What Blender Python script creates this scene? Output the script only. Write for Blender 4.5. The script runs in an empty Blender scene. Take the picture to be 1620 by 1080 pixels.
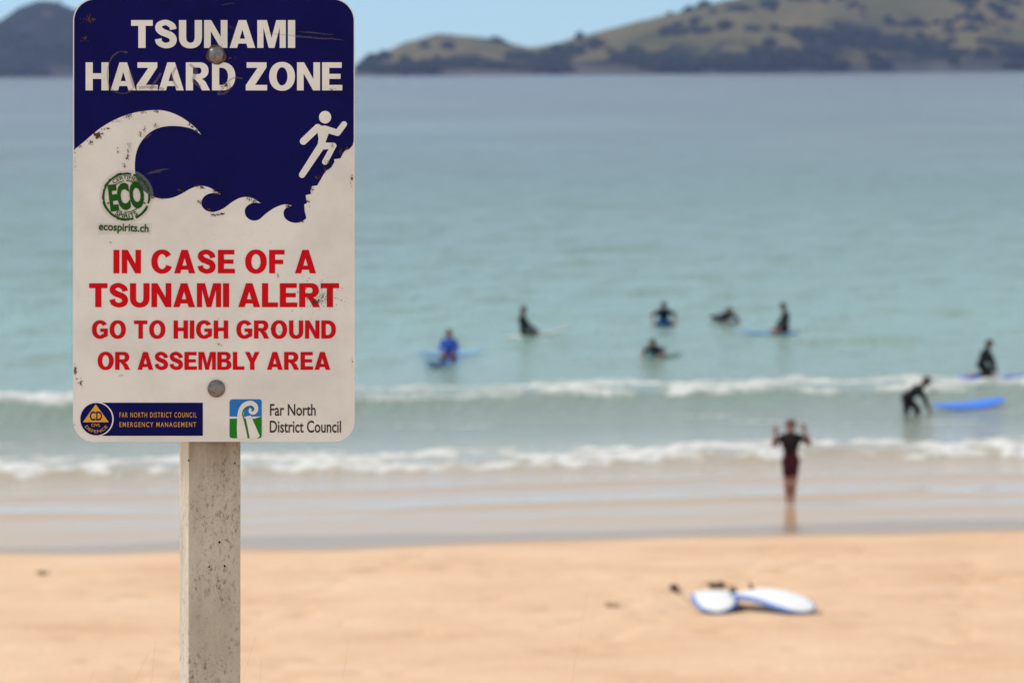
import bpy, bmesh, math, random
from mathutils import Vector, Matrix, noise
from mathutils.geometry import tessellate_polygon

random.seed(7)
S = bpy.context.scene
COL = S.collection
R = math.radians

# ---------------------------------------------------------------- camera, sky, sun
HC = 8.4                      # eye height above the sea
F = 6000.0                    # focal length in photo pixels (1620 wide)
PITCH = math.atan(441 / F)
ROLL = R(-0.46)
cam = bpy.data.cameras.new('camera')
cam.sensor_width = 36
cam.lens = 36 * F / 1620
cam.clip_start = 0.1
cam.clip_end = 30000
cam.dof.use_dof = True
cam.dof.focus_distance = 6.07
cam.dof.aperture_fstop = 9.6
co = bpy.data.objects.new('camera', cam)
COL.objects.link(co)
RM = Matrix.Rotation(math.pi / 2 - PITCH, 3, 'X') @ Matrix.Rotation(ROLL, 3, 'Z')
co.matrix_world = Matrix.Translation((0, 0, HC)) @ RM.to_4x4()
S.camera = co
CAM = Vector((0, 0, HC))

SUN_EL, SUN_AZ = R(46), R(-76)       # azimuth from +Y towards +X
SUN_DIR = Vector((math.sin(SUN_AZ) * math.cos(SUN_EL), math.cos(SUN_AZ) * math.cos(SUN_EL), math.sin(SUN_EL)))
w = bpy.data.worlds.new('World'); S.world = w
w.use_nodes = True
wn = w.node_tree.nodes; wl = w.node_tree.links
sky = wn.new('ShaderNodeTexSky')
sky.sky_type = 'NISHITA'; sky.sun_disc = False
sky.sun_elevation = SUN_EL; sky.sun_rotation = SUN_AZ
sky.air_density = 1.0; sky.dust_density = 0.0; sky.ozone_density = 5.0; sky.altitude = 0
bg = wn['Background']; bg.inputs['Strength'].default_value = 0.12
# thin broken cloud: pale veil mixed over the blue, thicker overhead, noise in direction space
wtc = wn.new('ShaderNodeTexCoord'); wsep = wn.new('ShaderNodeSeparateXYZ'); wl.new(wtc.outputs['Generated'], wsep.inputs[0])
wmp = wn.new('ShaderNodeMapping'); wmp.inputs['Scale'].default_value = (1.6, 1.6, 6); wl.new(wtc.outputs['Generated'], wmp.inputs[0])
wno = wn.new('ShaderNodeTexNoise'); wno.inputs['Scale'].default_value = 1.7; wno.inputs['Detail'].default_value = 6; wl.new(wmp.outputs[0], wno.inputs['Vector'])
wr1 = wn.new('ShaderNodeValToRGB'); wr1.color_ramp.elements[0].position = .30; wr1.color_ramp.elements[1].position = .62
wr1.color_ramp.elements[0].color = (.70, .70, .70, 1); wr1.color_ramp.elements[1].color = (.95, .95, .95, 1); wl.new(wno.outputs['Fac'], wr1.inputs[0])
wr2 = wn.new('ShaderNodeValToRGB'); wr2.color_ramp.elements[0].position = .035; wr2.color_ramp.elements[1].position = .095
wr2.color_ramp.elements[0].color = (.16, .16, .16, 1); wl.new(wsep.outputs['Z'], wr2.inputs[0])
wmu = wn.new('ShaderNodeMath'); wmu.operation = 'MULTIPLY'; wl.new(wr1.outputs[0], wmu.inputs[0]); wl.new(wr2.outputs[0], wmu.inputs[1])
wmx = wn.new('ShaderNodeMix'); wmx.data_type = 'RGBA'; wl.new(wmu.outputs[0], wmx.inputs[0]); wti = wn.new('ShaderNodeMix'); wti.data_type = 'RGBA'; wti.blend_type = 'MULTIPLY'; wti.inputs[0].default_value = 1
wti.inputs[7].default_value = (.45, .71, .93, 1); wl.new(sky.outputs[0], wti.inputs[6]); wl.new(wti.outputs[2], wmx.inputs[6])
wmx.inputs[7].default_value = (2.75, 2.78, 2.70, 1)
wl.new(wmx.outputs[2], bg.inputs['Color'])
sl = bpy.data.lights.new('sun', 'SUN'); sl.energy = 1.7; sl.angle = R(12); sl.color = (1, .95, .87)
so = bpy.data.objects.new('sun', sl); COL.objects.link(so)
so.rotation_euler = SUN_DIR.to_track_quat('Z', 'Y').to_euler()
S.view_settings.view_transform = 'Standard'; S.view_settings.look = 'None'
S.view_settings.exposure = 1.04; S.view_settings.gamma = 1
S.cycles.use_denoising = True
S.cycles.max_bounces = 6

# ---------------------------------------------------------------- helpers
def ray(px, py):
    return (RM @ Vector(((px - 810) / F, (540 - py) / F, -1))).normalized()

def at(px, py, z=0.0):
    d = ray(px, py); t = (z - HC) / d.z
    return CAM + d * t

def at_depth(px, py, D):
    d = ray(px, py)
    return CAM + d * (D / d.y)

def link(name, me, mat=None, parent=None):
    o = bpy.data.objects.new(name, me); COL.objects.link(o)
    if mat is not None:
        for m in (mat if isinstance(mat, (list, tuple)) else [mat]): me.materials.append(m)
    if parent is not None: o.parent = parent
    return o

def from_bm(name, bm, mat, parent=None, smooth=False):
    me = bpy.data.meshes.new(name)
    bmesh.ops.recalc_face_normals(bm, faces=bm.faces[:])
    if smooth:
        for f in bm.faces: f.smooth = True
    bm.to_mesh(me); bm.free()
    return link(name, me, mat, parent)

def from_py(name, v, f, mat, parent=None, smooth=False):
    me = bpy.data.meshes.new(name); me.from_pydata(v, [], f); me.update()
    if smooth: me.polygons.foreach_set('use_smooth', [True] * len(me.polygons))
    return link(name, me, mat, parent)

def empty(name, loc, rot=None):
    o = bpy.data.objects.new(name, None); COL.objects.link(o)
    o.location = loc; o.empty_display_size = .2
    if rot is not None: o.rotation_euler = rot
    return o

def tag(o, label=None, cat=None, group=None, kind=None):
    if label: o['label'] = label
    if cat: o['category'] = cat
    if group: o['group'] = group
    if kind: o['kind'] = kind
    return o

def sstep(a, b, x):
    if a == b: return 1.0 if x >= a else 0.0
    t = min(1, max(0, (x - a) / (b - a))); return t * t * (3 - 2 * t)

def lerp_pts(pts, x):
    if x <= pts[0][0]: return pts[0][1]
    for (a, b), (c, d) in zip(pts, pts[1:]):
        if x <= c: return b + (d - b) * (x - a) / (c - a)
    return pts[-1][1]

def nz(x, y, z=0.0): return noise.noise(Vector((x, y, z)))
def fbm(x, y, z=0.0, o=4): return noise.fractal(Vector((x, y, z)), 1.0, 2.0, o)

# ---------------------------------------------------------------- materials
class NT:
    def __init__(s, name):
        s.m = bpy.data.materials.new(name); s.m.use_nodes = True
        s.t = s.m.node_tree; s.b = s.t.nodes['Principled BSDF']
    def n(s, kind, **kw):
        x = s.t.nodes.new('ShaderNode' + kind)
        for k, v in kw.items(): setattr(x, k, v)
        return x
    def l(s, a, b): s.t.links.new(a, b)
    def set(s, **kw):
        for k, v in kw.items():
            i = s.b.inputs[k.replace('_', ' ')]
            i.default_value = tuple(v) + (1,) if hasattr(v, '__len__') and len(v) == 3 and i.type == 'RGBA' else v
    def coords(s, scale=(1, 1, 1)):
        tc = s.n('TexCoord'); mp = s.n('Mapping'); mp.inputs['Scale'].default_value = scale
        s.l(tc.outputs['Object'], mp.inputs[0]); return mp.outputs[0]
    def noise(s, co, scale, detail=4, rough=.55, dist=0):
        x = s.n('TexNoise'); x.inputs['Scale'].default_value = scale; x.inputs['Detail'].default_value = detail
        x.inputs['Roughness'].default_value = rough; x.inputs['Distortion'].default_value = dist
        s.l(co, x.inputs['Vector']); return x.outputs['Fac']
    def ramp(s, fac, stops):
        x = s.n('ValToRGB'); e = x.color_ramp.elements
        while len(e) < len(stops): e.new(.5)
        for k, (p, c) in zip(e, stops):
            k.position = p; k.color = tuple(c) + (1,) if hasattr(c, '__len__') else (c, c, c, 1)
        s.l(fac, x.inputs[0]); return x.outputs[0]
    def mix(s, fac, a, b, mode='MIX'):
        x = s.n('Mix', data_type='RGBA', blend_type=mode)
        for sock, v in ((x.inputs[0], fac), (x.inputs[6], a), (x.inputs[7], b)):
            if hasattr(v, 'is_linked'): s.l(v, sock)
            else: sock.default_value = v if not hasattr(v, '__len__') else tuple(v) + (1,)
        return x.outputs[2]
    def math(s, op, a, b=0.0):
        x = s.n('Math', operation=op)
        for sock, v in ((x.inputs[0], a), (x.inputs[1], b)):
            if hasattr(v, 'is_linked'): s.l(v, sock)
            else: sock.default_value = v
        return x.outputs[0]
    def bump(s, h, strength=.3, dist=.01):
        x = s.n('Bump'); x.inputs['Strength'].default_value = strength; x.inputs['Distance'].default_value = dist
        s.l(h, x.inputs['Height']); s.l(x.outputs[0], s.b.inputs['Normal'])
    def attr(s, name):
        x = s.n('Attribute', attribute_name=name); return x.outputs['Fac']

def simple(name, col, rough=.6, var=.12, scale=8, spec=.4, bump=0):
    t = NT(name); c = t.coords(); nf = t.noise(c, scale)
    lo = [v * (1 - var) for v in col]; hi = [min(1, v * (1 + var)) for v in col]
    t.l(t.ramp(nf, [(.3, lo), (.7, hi)]), t.b.inputs['Base Color'])
    t.set(Roughness=rough); t.b.inputs['Specular IOR Level'].default_value = spec
    if bump: t.bump(nf, bump, .01)
    return t.m

# ---------------------------------------------------------------- shore geometry
SHORE = math.tan(R(8.2))
PROFILE = [(-80, 8.0), (-15, 7.0), (0, 6.78), (6, 6.38), (9, 5.95), (12, 5.3), (20, 3.6), (30, 1.8), (40, 1.08), (47, .80), (57, .42),
           (66.4, .02), (68.6, -.03), (72, -.09), (80, -.35), (95, -.85), (130, -2.5), (220, -7), (400, -12)]
def scoord(X, Y): return Y - X * SHORE
def make_prints():
    rnd = random.Random(5); out = {}
    tracks = [((3.2, 56.5), (4.4, 65), 14), ((2.6, 57), (.5, 52), 9), ((3.4, 58), (6.2, 64.5), 12), ((-5, 48), (-1.5, 64), 22), ((.6, 60), (-6.5, 62.5), 12), ((6, 50), (7.5, 62), 16), ((1.0, 49), (2.6, 56), 10)]
    pts = []
    for (x0, y0), (x1, y1), n in tracks:
        for k in range(n):
            u = k / n; pts.append((x0 + (x1 - x0) * u + rnd.gauss(0, .12), y0 + (y1 - y0) * u + rnd.gauss(0, .12), rnd.uniform(.012, .035)))
    for _ in range(110): pts.append((rnd.uniform(-8, 8), rnd.uniform(46, 64), rnd.uniform(.01, .05)))
    for p in pts: out.setdefault((math.floor(p[0]), math.floor(p[1])), []).append(p)
    return out
PRINTS = make_prints()
def near_prints(X, Y):
    if not (43 < Y < 67 and -10 < X < 10): return []
    i, j = math.floor(X), math.floor(Y); r = []
    for a in (-1, 0, 1):
        for b in (-1, 0, 1): r += PRINTS.get((i + a, j + b), [])
    return r
def sand_z(X, Y):
    s = scoord(X, Y)
    k = 1.5
    z = (lerp_pts(PROFILE, s - k) + 2 * lerp_pts(PROFILE, s) + lerp_pts(PROFILE, s + k)) / 4
    dry = sstep(66, 60, s)
    z += .05 * nz(X * .16, Y * .16, 5) * dry + .018 * nz(X * .7, Y * .7, 2) * (.25 + .75 * dry)
    z += .008 * nz(X * 2.6, Y * 2.2, 9) * dry
    z += .022 * nz(X * .13, 7.7) * sstep(60, 66, s) * sstep(75, 68, s)
    for fx, fy, fr in near_prints(X, Y): z -= .07 * math.exp(-((X - fx) ** 2 + (Y - fy) ** 2) / fr)
    if s < 45: z += .12 * nz(X * .35, Y * .35, 4) * sstep(45, 30, s)
    return z

# ---------------------------------------------------------------- sand
def build_sand():
    t = NT('beach_sand'); c = t.coords()
    big = t.noise(t.coords((.45, .55, 1)), .7, 6, .68)
    fine = t.noise(c, 14, 6, .7)
    dry = t.ramp(big, [(.28, (.57, .36, .215)), (.48, (.66, .442, .282)), (.62, (.69, .478, .317)), (.78, (.71, .515, .36))])
    spk = t.ramp(fine, [(.32, .80), (.5, 1.0), (.7, 1.06)])
    dry = t.mix(1.0, dry, spk, 'MULTIPLY')
    wetm = t.attr('wet')
    col = t.mix(wetm, dry, (.33, .235, .155))
    t.l(col, t.b.inputs['Base Color'])
    rr = t.ramp(wetm, [(0, .95), (.6, .5), (1, .26)])
    t.l(rr, t.b.inputs['Roughness'])
    sp = t.ramp(wetm, [(0, .15), (1, .35)]); t.l(sp, t.b.inputs['Specular IOR Level'])
    bn = t.noise(c, 3.2, 6, .65)
    bs = t.n('Bump'); bs.inputs['Distance'].default_value = .05
    t.l(bn, bs.inputs['Height']); t.l(t.ramp(wetm, [(0, .55), (.7, .03)]), bs.inputs['Strength'])
    t.l(bs.outputs[0], t.b.inputs['Normal'])
    xs = [-160, -110, -70, -45, -30, -22, -17] + [-14 + .1 * i for i in range(281)] + [17, 22, 30, 45, 70, 110, 160]
    ys = [-80, -50, -30, -20, -14] + [-10 + .5 * i for i in range(108)] + [44 + .12 * i for i in range(260)] + [76, 78, 82, 88, 96, 110, 130, 170, 230, 400]
    v = []; wet = []
    for y in ys:
        for x in xs:
            v.append((x, y, sand_z(x, y)))
            s = scoord(x, y) + 1.0 * nz(x * .13, 7.7) + .4 * nz(x * .5, 3.1)
            wet.append(sstep(65.0, 66.7, s))
    n = len(xs); f = []
    for j in range(len(ys) - 1):
        for i in range(n - 1):
            a = j * n + i; f.append((a, a + 1, a + n + 1, a + n))
    o = from_py('beach_sand', v, f, t.m, smooth=True)
    a = o.data.attributes.new('wet', 'FLOAT', 'POINT'); a.data.foreach_set('value', wet)
    tag(o, kind='structure')

# ---------------------------------------------------------------- sea
def wave_at(X, Y):
    """height, foam"""
    s = scoord(X, Y)
    if s > 700: return 0.0, 0.0, s
    z = 0.0; foam = 0.0
    far = sstep(95, 115, s)
    z += far * (.05 * math.sin(s * .55 + 1.5 * nz(X * .05, s * .03)) * (.5 + nz(X * .06, s * .05, 3)) + .15 * nz(X * .38, s * .26, 1) + .08 * nz(X * .9, s * .6, 6))
    if s < 125:
        near = sstep(66, 70, s) * (1 - far)
        z += near * (.012 * nz(X * .35, s * 1.1, 1) + .008 * nz(X * 1.2, s * 2.4, 2) + .03 * sstep(76, 90, s) * nz(X * .3, s * .5, 8))
        # outer breaker
        wob = 1.1 * nz(X * .09, 1.3) + .45 * nz(X * .35, 4.2) + .15 * nz(X * 1.2, 8)
        t = s - 92.6 - wob
        h = .38 * (1 + .5 * nz(X * .12, 6.6) + .2 * nz(X * .7, 2.6))
        z += h * (math.exp(-(t / 1.35) ** 2) if t < 0 else math.exp(-(t / 4.2) ** 2))
        win = sstep(-1.25, -.35, t + .35 * nz(X * 1.6, s * 1.2, 1)) * sstep(9.0 + 2.5 * nz(X * .2, 9), 3.5, t)
        fb = fbm(X * .55, s * .4, 2, 5)
        g = win * min(1, max(0, .72 + 1.0 * fb - .45 * sstep(4, 10, t)))
        g *= .62 + .38 * sstep(-.25, .2, nz(X * .085, s * .03, 31) + .3 * nz(X * .5, s * .2, 33))
        foam = max(foam, g)
        z += .13 * g * (.3 + fbm(X * 1.9, s * 1.2, 4, 4))
        # brown-green trough lacing
        win = sstep(-9, -7, t) * sstep(-2.5, -4, t)
        foam = max(foam, .35 * win * sstep(.15, .5, fbm(X * .3, s * .9, 7)))
        # inner wash
        wob = .9 * nz(X * .13, 11.3) + .5 * nz(X * .5, 14.2) + .2 * nz(X * 1.6, 18)
        t = s - 78.9 - wob
        h = .15 * (1 + .5 * nz(X * .2, 16.6))
        z += h * (math.exp(-(t / .8) ** 2) if t < 0 else math.exp(-(t / 2.6) ** 2))
        win = sstep(-1.3, -.5, t + .4 * nz(X * 1.8, s * 1.4, 3)) * sstep(5.2 + 1.5 * nz(X * .3, 2), 1.2, t)
        fb = fbm(X * .8, s * .7, 12, 5)
        g = win * min(1, max(0, .50 + 1.35 * fb))
        foam = max(foam, g)
        z += .09 * g * (.3 + fbm(X * 2.3, s * 1.6, 14, 4))
        # thin lace between
        win = sstep(72.5, 76, s) * sstep(78.5, 77.2, s)
        foam = max(foam, .30 * win * sstep(.05, .45, fbm(X * .35, s * 1.3, 21)))
        # run-up edges in the shallows
        for sc, hh, sd in ((71.6, .055, 3.3), (74.8, .05, 5.1), (69.2, .022, 7.7)):
            t = s - sc - .8 * nz(X * .12, sd) - .25 * nz(X * .6, sd + 4)
            z += hh * (math.exp(-(t / .25) ** 2) if t < 0 else math.exp(-(t / 1.0) ** 2)) * sstep(-.5, .2, nz(X * .11, sd + 9) + .2)
    return z, foam, s

def build_sea():
    t = NT('sea_water'); c = t.coords()
    s = t.attr('shore'); foam = t.attr('foam')
    # shore attribute is stored as 1 - 66/s : 0 at the edge of the sand, 1 at the horizon
    nvar = t.noise(t.coords((.02, .07, 1)), 1.0, 4, .6)
    sv = t.math('ADD', s, t.math('MULTIPLY', t.math('SUBTRACT', nvar, .5), .06))
    base = t.ramp(sv, [(.0, (.45, .33, .205)), (.07, (.47, .345, .22)), (.13, (.44, .335, .225)), (.18, (.32, .31, .235)),
                       (.24, (.185, .22, .165)), (.33, (.18, .27, .21)), (.45, (.17, .305, .25)), (.60, (.12, .235, .195)), (.78, (.07, .14, .13)), (.95, (.06, .085, .09))])
    fn = t.noise(t.coords((1.6, .9, 2)), 2.2, 7, .78)
    ff = t.math('ADD', foam, t.math('MULTIPLY', t.math('SUBTRACT', fn, .5), 1.15))
    fm = t.ramp(ff, [(.25, 0.0), (.68, 1.0)])
    fm = t.math('MULTIPLY', fm, t.ramp(foam, [(.02, 0.0), (.15, 1.0)]))
    t.l(t.mix(fm, base, (.60, .60, .575)), t.b.inputs['Base Color'])
    r0 = t.ramp(sv, [(.0, .06), (.12, .10), (.3, .14), (.7, .22)])
    rr = t.mix(fm, r0, (.9, .9, .9)); t.l(rr, t.b.inputs['Roughness'])
    t.set(IOR=1.33); t.l(t.ramp(sv, [(.0, .42), (.03, .30), (.14, .26), (.26, .5)]), t.b.inputs['Specular IOR Level'])
    b1 = t.noise(t.coords((.8, .40, 1)), 1.1, 5, .62); b2 = t.noise(t.coords((2.0, .9, 1)), 1.6, 4, .6)
    hb = t.math('ADD', b1, t.math('MULTIPLY', b2, .7))
    bs = t.n('Bump'); bs.inputs['Distance'].default_value = .62
    t.l(hb, bs.inputs['Height'])
    gust = t.ramp(t.noise(t.coords((.016, .011, 1)), 1.0, 6, .68, .4), [(.30, .25), (.5, .7), (.70, 1.0)])
    t.l(t.math('MULTIPLY', t.ramp(s, [(.0, .02), (.10, .05), (.2, .25), (.4, .75), (.9, 1.0)]), gust), bs.inputs['Strength'])
    t.l(bs.outputs[0], t.b.inputs['Normal'])
    rows = []
    y = 885.0
    while y > 112:
        rows.append(HC * F / (y - 99)); y -= 1.6
    rows += [4500, 5500, 7000, 9000]
    us = [-1.2, -.8, -.5, -.34, -.25, -.2] + [-.17 + .34 * i / 420 for i in range(421)] + [.2, .25, .34, .5, .8, 1.2]
    v = []; fo = []; sh = []
    for D in rows:
        for u in us:
            X = u * (D + 10)
            z, f, s_ = wave_at(X, D)
            v.append((X, D, z)); fo.append(f); sh.append(max(0, 1 - 66 / max(s_, 1)))
    n = len(us); f = []
    for j in range(len(rows) - 1):
        for i in range(n - 1):
            a = j * n + i; f.append((a, a + 1, a + n + 1, a + n))
    o = from_py('sea_water', v, f, t.m, smooth=True)
    a = o.data.attributes.new('foam', 'FLOAT', 'POINT'); a.data.foreach_set('value', fo)
    a = o.data.attributes.new('shore', 'FLOAT', 'POINT'); a.data.foreach_set('value', sh)
    tag(o, kind='structure')

# ---------------------------------------------------------------- islands
def hill_material(name, dark):
    t = NT(name); c = t.coords()
    a = t.noise(c, .012, 6, .6); b = t.noise(t.coords((1, .5, .45)), .022, 6, .68)
    g = t.ramp(a, [(.3, (.045, .05, .017)), (.45, (.095, .088, .03)), (.6, (.135, .11, .045)), (.75, (.16, .10, .058))])
    bush = (.010, .014, .012)
    h = t.attr('low')
    k = t.math('ADD', b, t.math('MULTIPLY', h, .20))
    k = t.math('ADD', k, dark)
    m = t.ramp(k, [(.57, 0.0), (.67, 1.0)])
    col = t.mix(m, g, bush)
    rock = t.ramp(b, [(.3, (.05, .045, .04)), (.7, (.13, .115, .10))])
    col = t.mix(t.attr('rock'), col, rock)
    t.l(col, t.b.inputs['Base Color']); t.set(Roughness=1.0); t.b.inputs['Specular IOR Level'].default_value = .05
    t.bump(b, .8, 6)
    return t.m

def build_hill(name, prof, D0, D1, D2, mat, seed, nbush, bmat):
    """prof: silhouette as photo pixels -> ridge height at distance D1"""
    x0, x1 = prof[0][0], prof[-1][0]
    NX, NT_ = 260, 70
    def H(px):
        y = lerp_pts(prof, px); p = at_depth(px, y, D1); return max(0.0, p.z), p.x
    v = []; low = []; rock = []
    def surf(px, tt):
        Hh, X1 = H(px)
        if tt <= .55:
            q = tt / .55; Y = D0 + (D1 - D0) * q
            cliff = min(.14 * Hh, 9) if Hh > 3 else 0
            prf = q ** .8
            z = cliff * sstep(0, .05, q) + (Hh - cliff) * sstep(0, 1, prf) * (.35 + .65 * prf) 
        else:
            q = (tt - .55) / .45; Y = D1 + (D2 - D1) * q
            z = Hh * (1 - sstep(0, 1, q))
        X = X1 * Y / D1
        Y += 22 * nz(X * .006, seed) * (1 - sstep(.0, .3, tt))
        g = fbm(X * .008, Y * .004, seed, 5)
        amp = min(Hh * .22, 12) * math.sin(math.pi * min(1, tt / .55)) if tt < .55 else 0
        z += amp * g + min(1.2, Hh * .05) * nz(X * .05, Y * .05, seed)
        return X, Y, z - (3 if tt in (0, 1) else 0), Hh
    for j in range(NT_ + 1):
        tt = j / NT_
        for i in range(NX + 1):
            px = x0 + (x1 - x0) * i / NX
            X, Y, z, Hh = surf(px, tt)
            v.append((X, Y, z)); low.append(1 - sstep(4, max(20, .75 * Hh), z)); rock.append(1 - sstep(3, 8, z + 2 * nz(X * .04, Y * .04, 2)))
    n = NX + 1; f = []
    for j in range(NT_):
        for i in range(NX):
            a = j * n + i; f.append((a, a + 1, a + n + 1, a + n))
    o = from_py(name, v, f, mat, smooth=True)
    for nm, d in (('low', low), ('rock', rock)):
        a = o.data.attributes.new(nm, 'FLOAT', 'POINT'); a.data.foreach_set('value', d)
    tag(o, kind='structure')
    # bush cover: many leaf-clump lumps, one uncountable mass
    rnd = random.Random(seed)
    bv = []; bf = []
    ico = bmesh.new(); bmesh.ops.create_icosphere(ico, subdivisions=1, radius=1)
    iv = [q.co.copy() for q in ico.verts]; ifc = [[q.index for q in fc.verts] for fc in ico.faces]; ico.free()
    tries = 0; made = 0
    while made < nbush and tries < nbush * 12:
        tries += 1
        px = rnd.uniform(x0, x1); tt = rnd.random() ** 1.7 * .54 + .008
        X, Y, z, Hh = surf(px, tt)
        if z < 2: continue
        lo = 1 - sstep(4, max(20, .7 * Hh), z)
        if 1.2 * fbm((X + .5 * (Y - D0)) * .02, Y * .013, seed + 3, 5) + .30 * lo + rnd.uniform(-.22, .22) < .40: continue
        made += 1
        r = rnd.uniform(1.3, 3.6) * (1 if rnd.random() < .8 else 1.5)
        b = len(bv)
        for q in iv:
            k = r * (1 + .45 * nz(q.x * 2 + px, q.y * 2 + tt * 90, q.z * 2))
            bv.append((X + q.x * k * 1.25, Y + q.y * k * 1.1, z + r * .35 + q.z * k * .85))
        bf += [[b + i for i in fc] for fc in ifc]
    bo = from_py('bush_cover', bv, bf, bmat)
    return bo

def build_islands():
    bm1 = NT('bush_leaves'); c = bm1.coords(); k = bm1.noise(c, .08, 5, .7)
    bm1.l(bm1.ramp(k, [(.3, (.008, .012, .009)), (.55, (.016, .021, .012)), (.75, (.032, .036, .018))]), bm1.b.inputs['Base Color'])
    bm1.set(Roughness=1.0); bm1.b.inputs['Specular IOR Level'].default_value = .05
    right = [(540, 121), (560, 113), (575, 103), (600, 89), (640, 67), (690, 54), (740, 57), (790, 66), (840, 76), (880, 69), (940, 52), (1000, 37),
             (1060, 22), (1110, 10), (1160, -2), (1220, -18), (1300, -30), (1400, -26), (1500, -20), (1620, -16), (1800, 20), (2000, 70), (2150, 112)]
    left = [(-320, 122), (-220, 100), (-120, 72), (-40, 50), (0, 33), (30, 12), (60, 1), (80, 1), (115, 13), (180, 38), (260, 82), (330, 112), (360, 124)]
    b = build_hill('grassy_headland', right, 2500, 2790, 3200, hill_material('headland_grass', -.02), 11, 1900, bm1.m)
    tag(b, 'dark scrub clumps covering the lower slopes of the grassy headland', 'scrub', kind='stuff')
    b = build_hill('wooded_island', left, 2950, 3200, 3600, hill_material('island_scrub', .22), 23, 1500, bm1.m)
    tag(b, 'dark green scrub over the small island behind the sign', 'scrub', kind='stuff')

# ---------------------------------------------------------------- lettering (own outlines, cap height 1)
def arc(cx, cy, a, b, t0, t1, n=14, e=2.0):
    out = []
    for i in range(n + 1):
        t = R(t0 + (t1 - t0) * i / n); c, s = math.cos(t), math.sin(t)
        out.append((cx + a * math.copysign(abs(c) ** (2 / e), c), cy + b * math.copysign(abs(s) ** (2 / e), s)))
    return out

def strip(o, i): return [[o[k], o[k + 1], i[k + 1], i[k]] for k in range(len(o) - 1)]

def resample(p, n):
    L = [0]
    for a, b in zip(p, p[1:]): L.append(L[-1] + math.hypot(b[0] - a[0], b[1] - a[1]))
    out = []; j = 0
    for k in range(n + 1):
        d = L[-1] * k / n
        while j < len(L) - 2 and L[j + 1] < d: j += 1
        u = (d - L[j]) / max(1e-9, L[j + 1] - L[j])
        out.append((p[j][0] + u * (p[j + 1][0] - p[j][0]), p[j][1] + u * (p[j + 1][1] - p[j][1])))
    return out

def catmull(p, n=8):
    q = [p[0]] + list(p) + [p[-1]]; out = []
    for k in range(1, len(q) - 2):
        a, b, c, d = q[k - 1], q[k], q[k + 1], q[k + 2]
        for i in range(n):
            t = i / n
            out.append(tuple(.5 * (2 * b[m] + (c[m] - a[m]) * t + (2 * a[m] - 5 * b[m] + 4 * c[m] - d[m]) * t * t + (3 * b[m] - a[m] - 3 * c[m] + d[m]) * t ** 3) for m in range(len(b))))
    out.append(tuple(p[-1])); return out

def stroke(pts, cap=False):
    """pts (x,y,halfwidth) -> quads along the stroke; round ends when cap"""
    L = []; Rr = []
    for k, p in enumerate(pts):
        a = pts[max(0, k - 1)]; b = pts[min(len(pts) - 1, k + 1)]
        dx, dy = b[0] - a[0], b[1] - a[1]; l = math.hypot(dx, dy) or 1
        nx, ny = -dy / l, dx / l
        L.append((p[0] + nx * p[2], p[1] + ny * p[2])); Rr.append((p[0] - nx * p[2], p[1] - ny * p[2]))
    q = strip(L, Rr)
    if cap:
        for p in (pts[0], pts[-1]):
            q.append([(p[0] + p[2] * math.cos(k * math.pi / 9), p[1] + p[2] * math.sin(k * math.pi / 9)) for k in range(18)])
    return q

def rect(x0, y0, x1, y1): return [(x0, y0), (x1, y0), (x1, y1), (x0, y1)]

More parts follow.
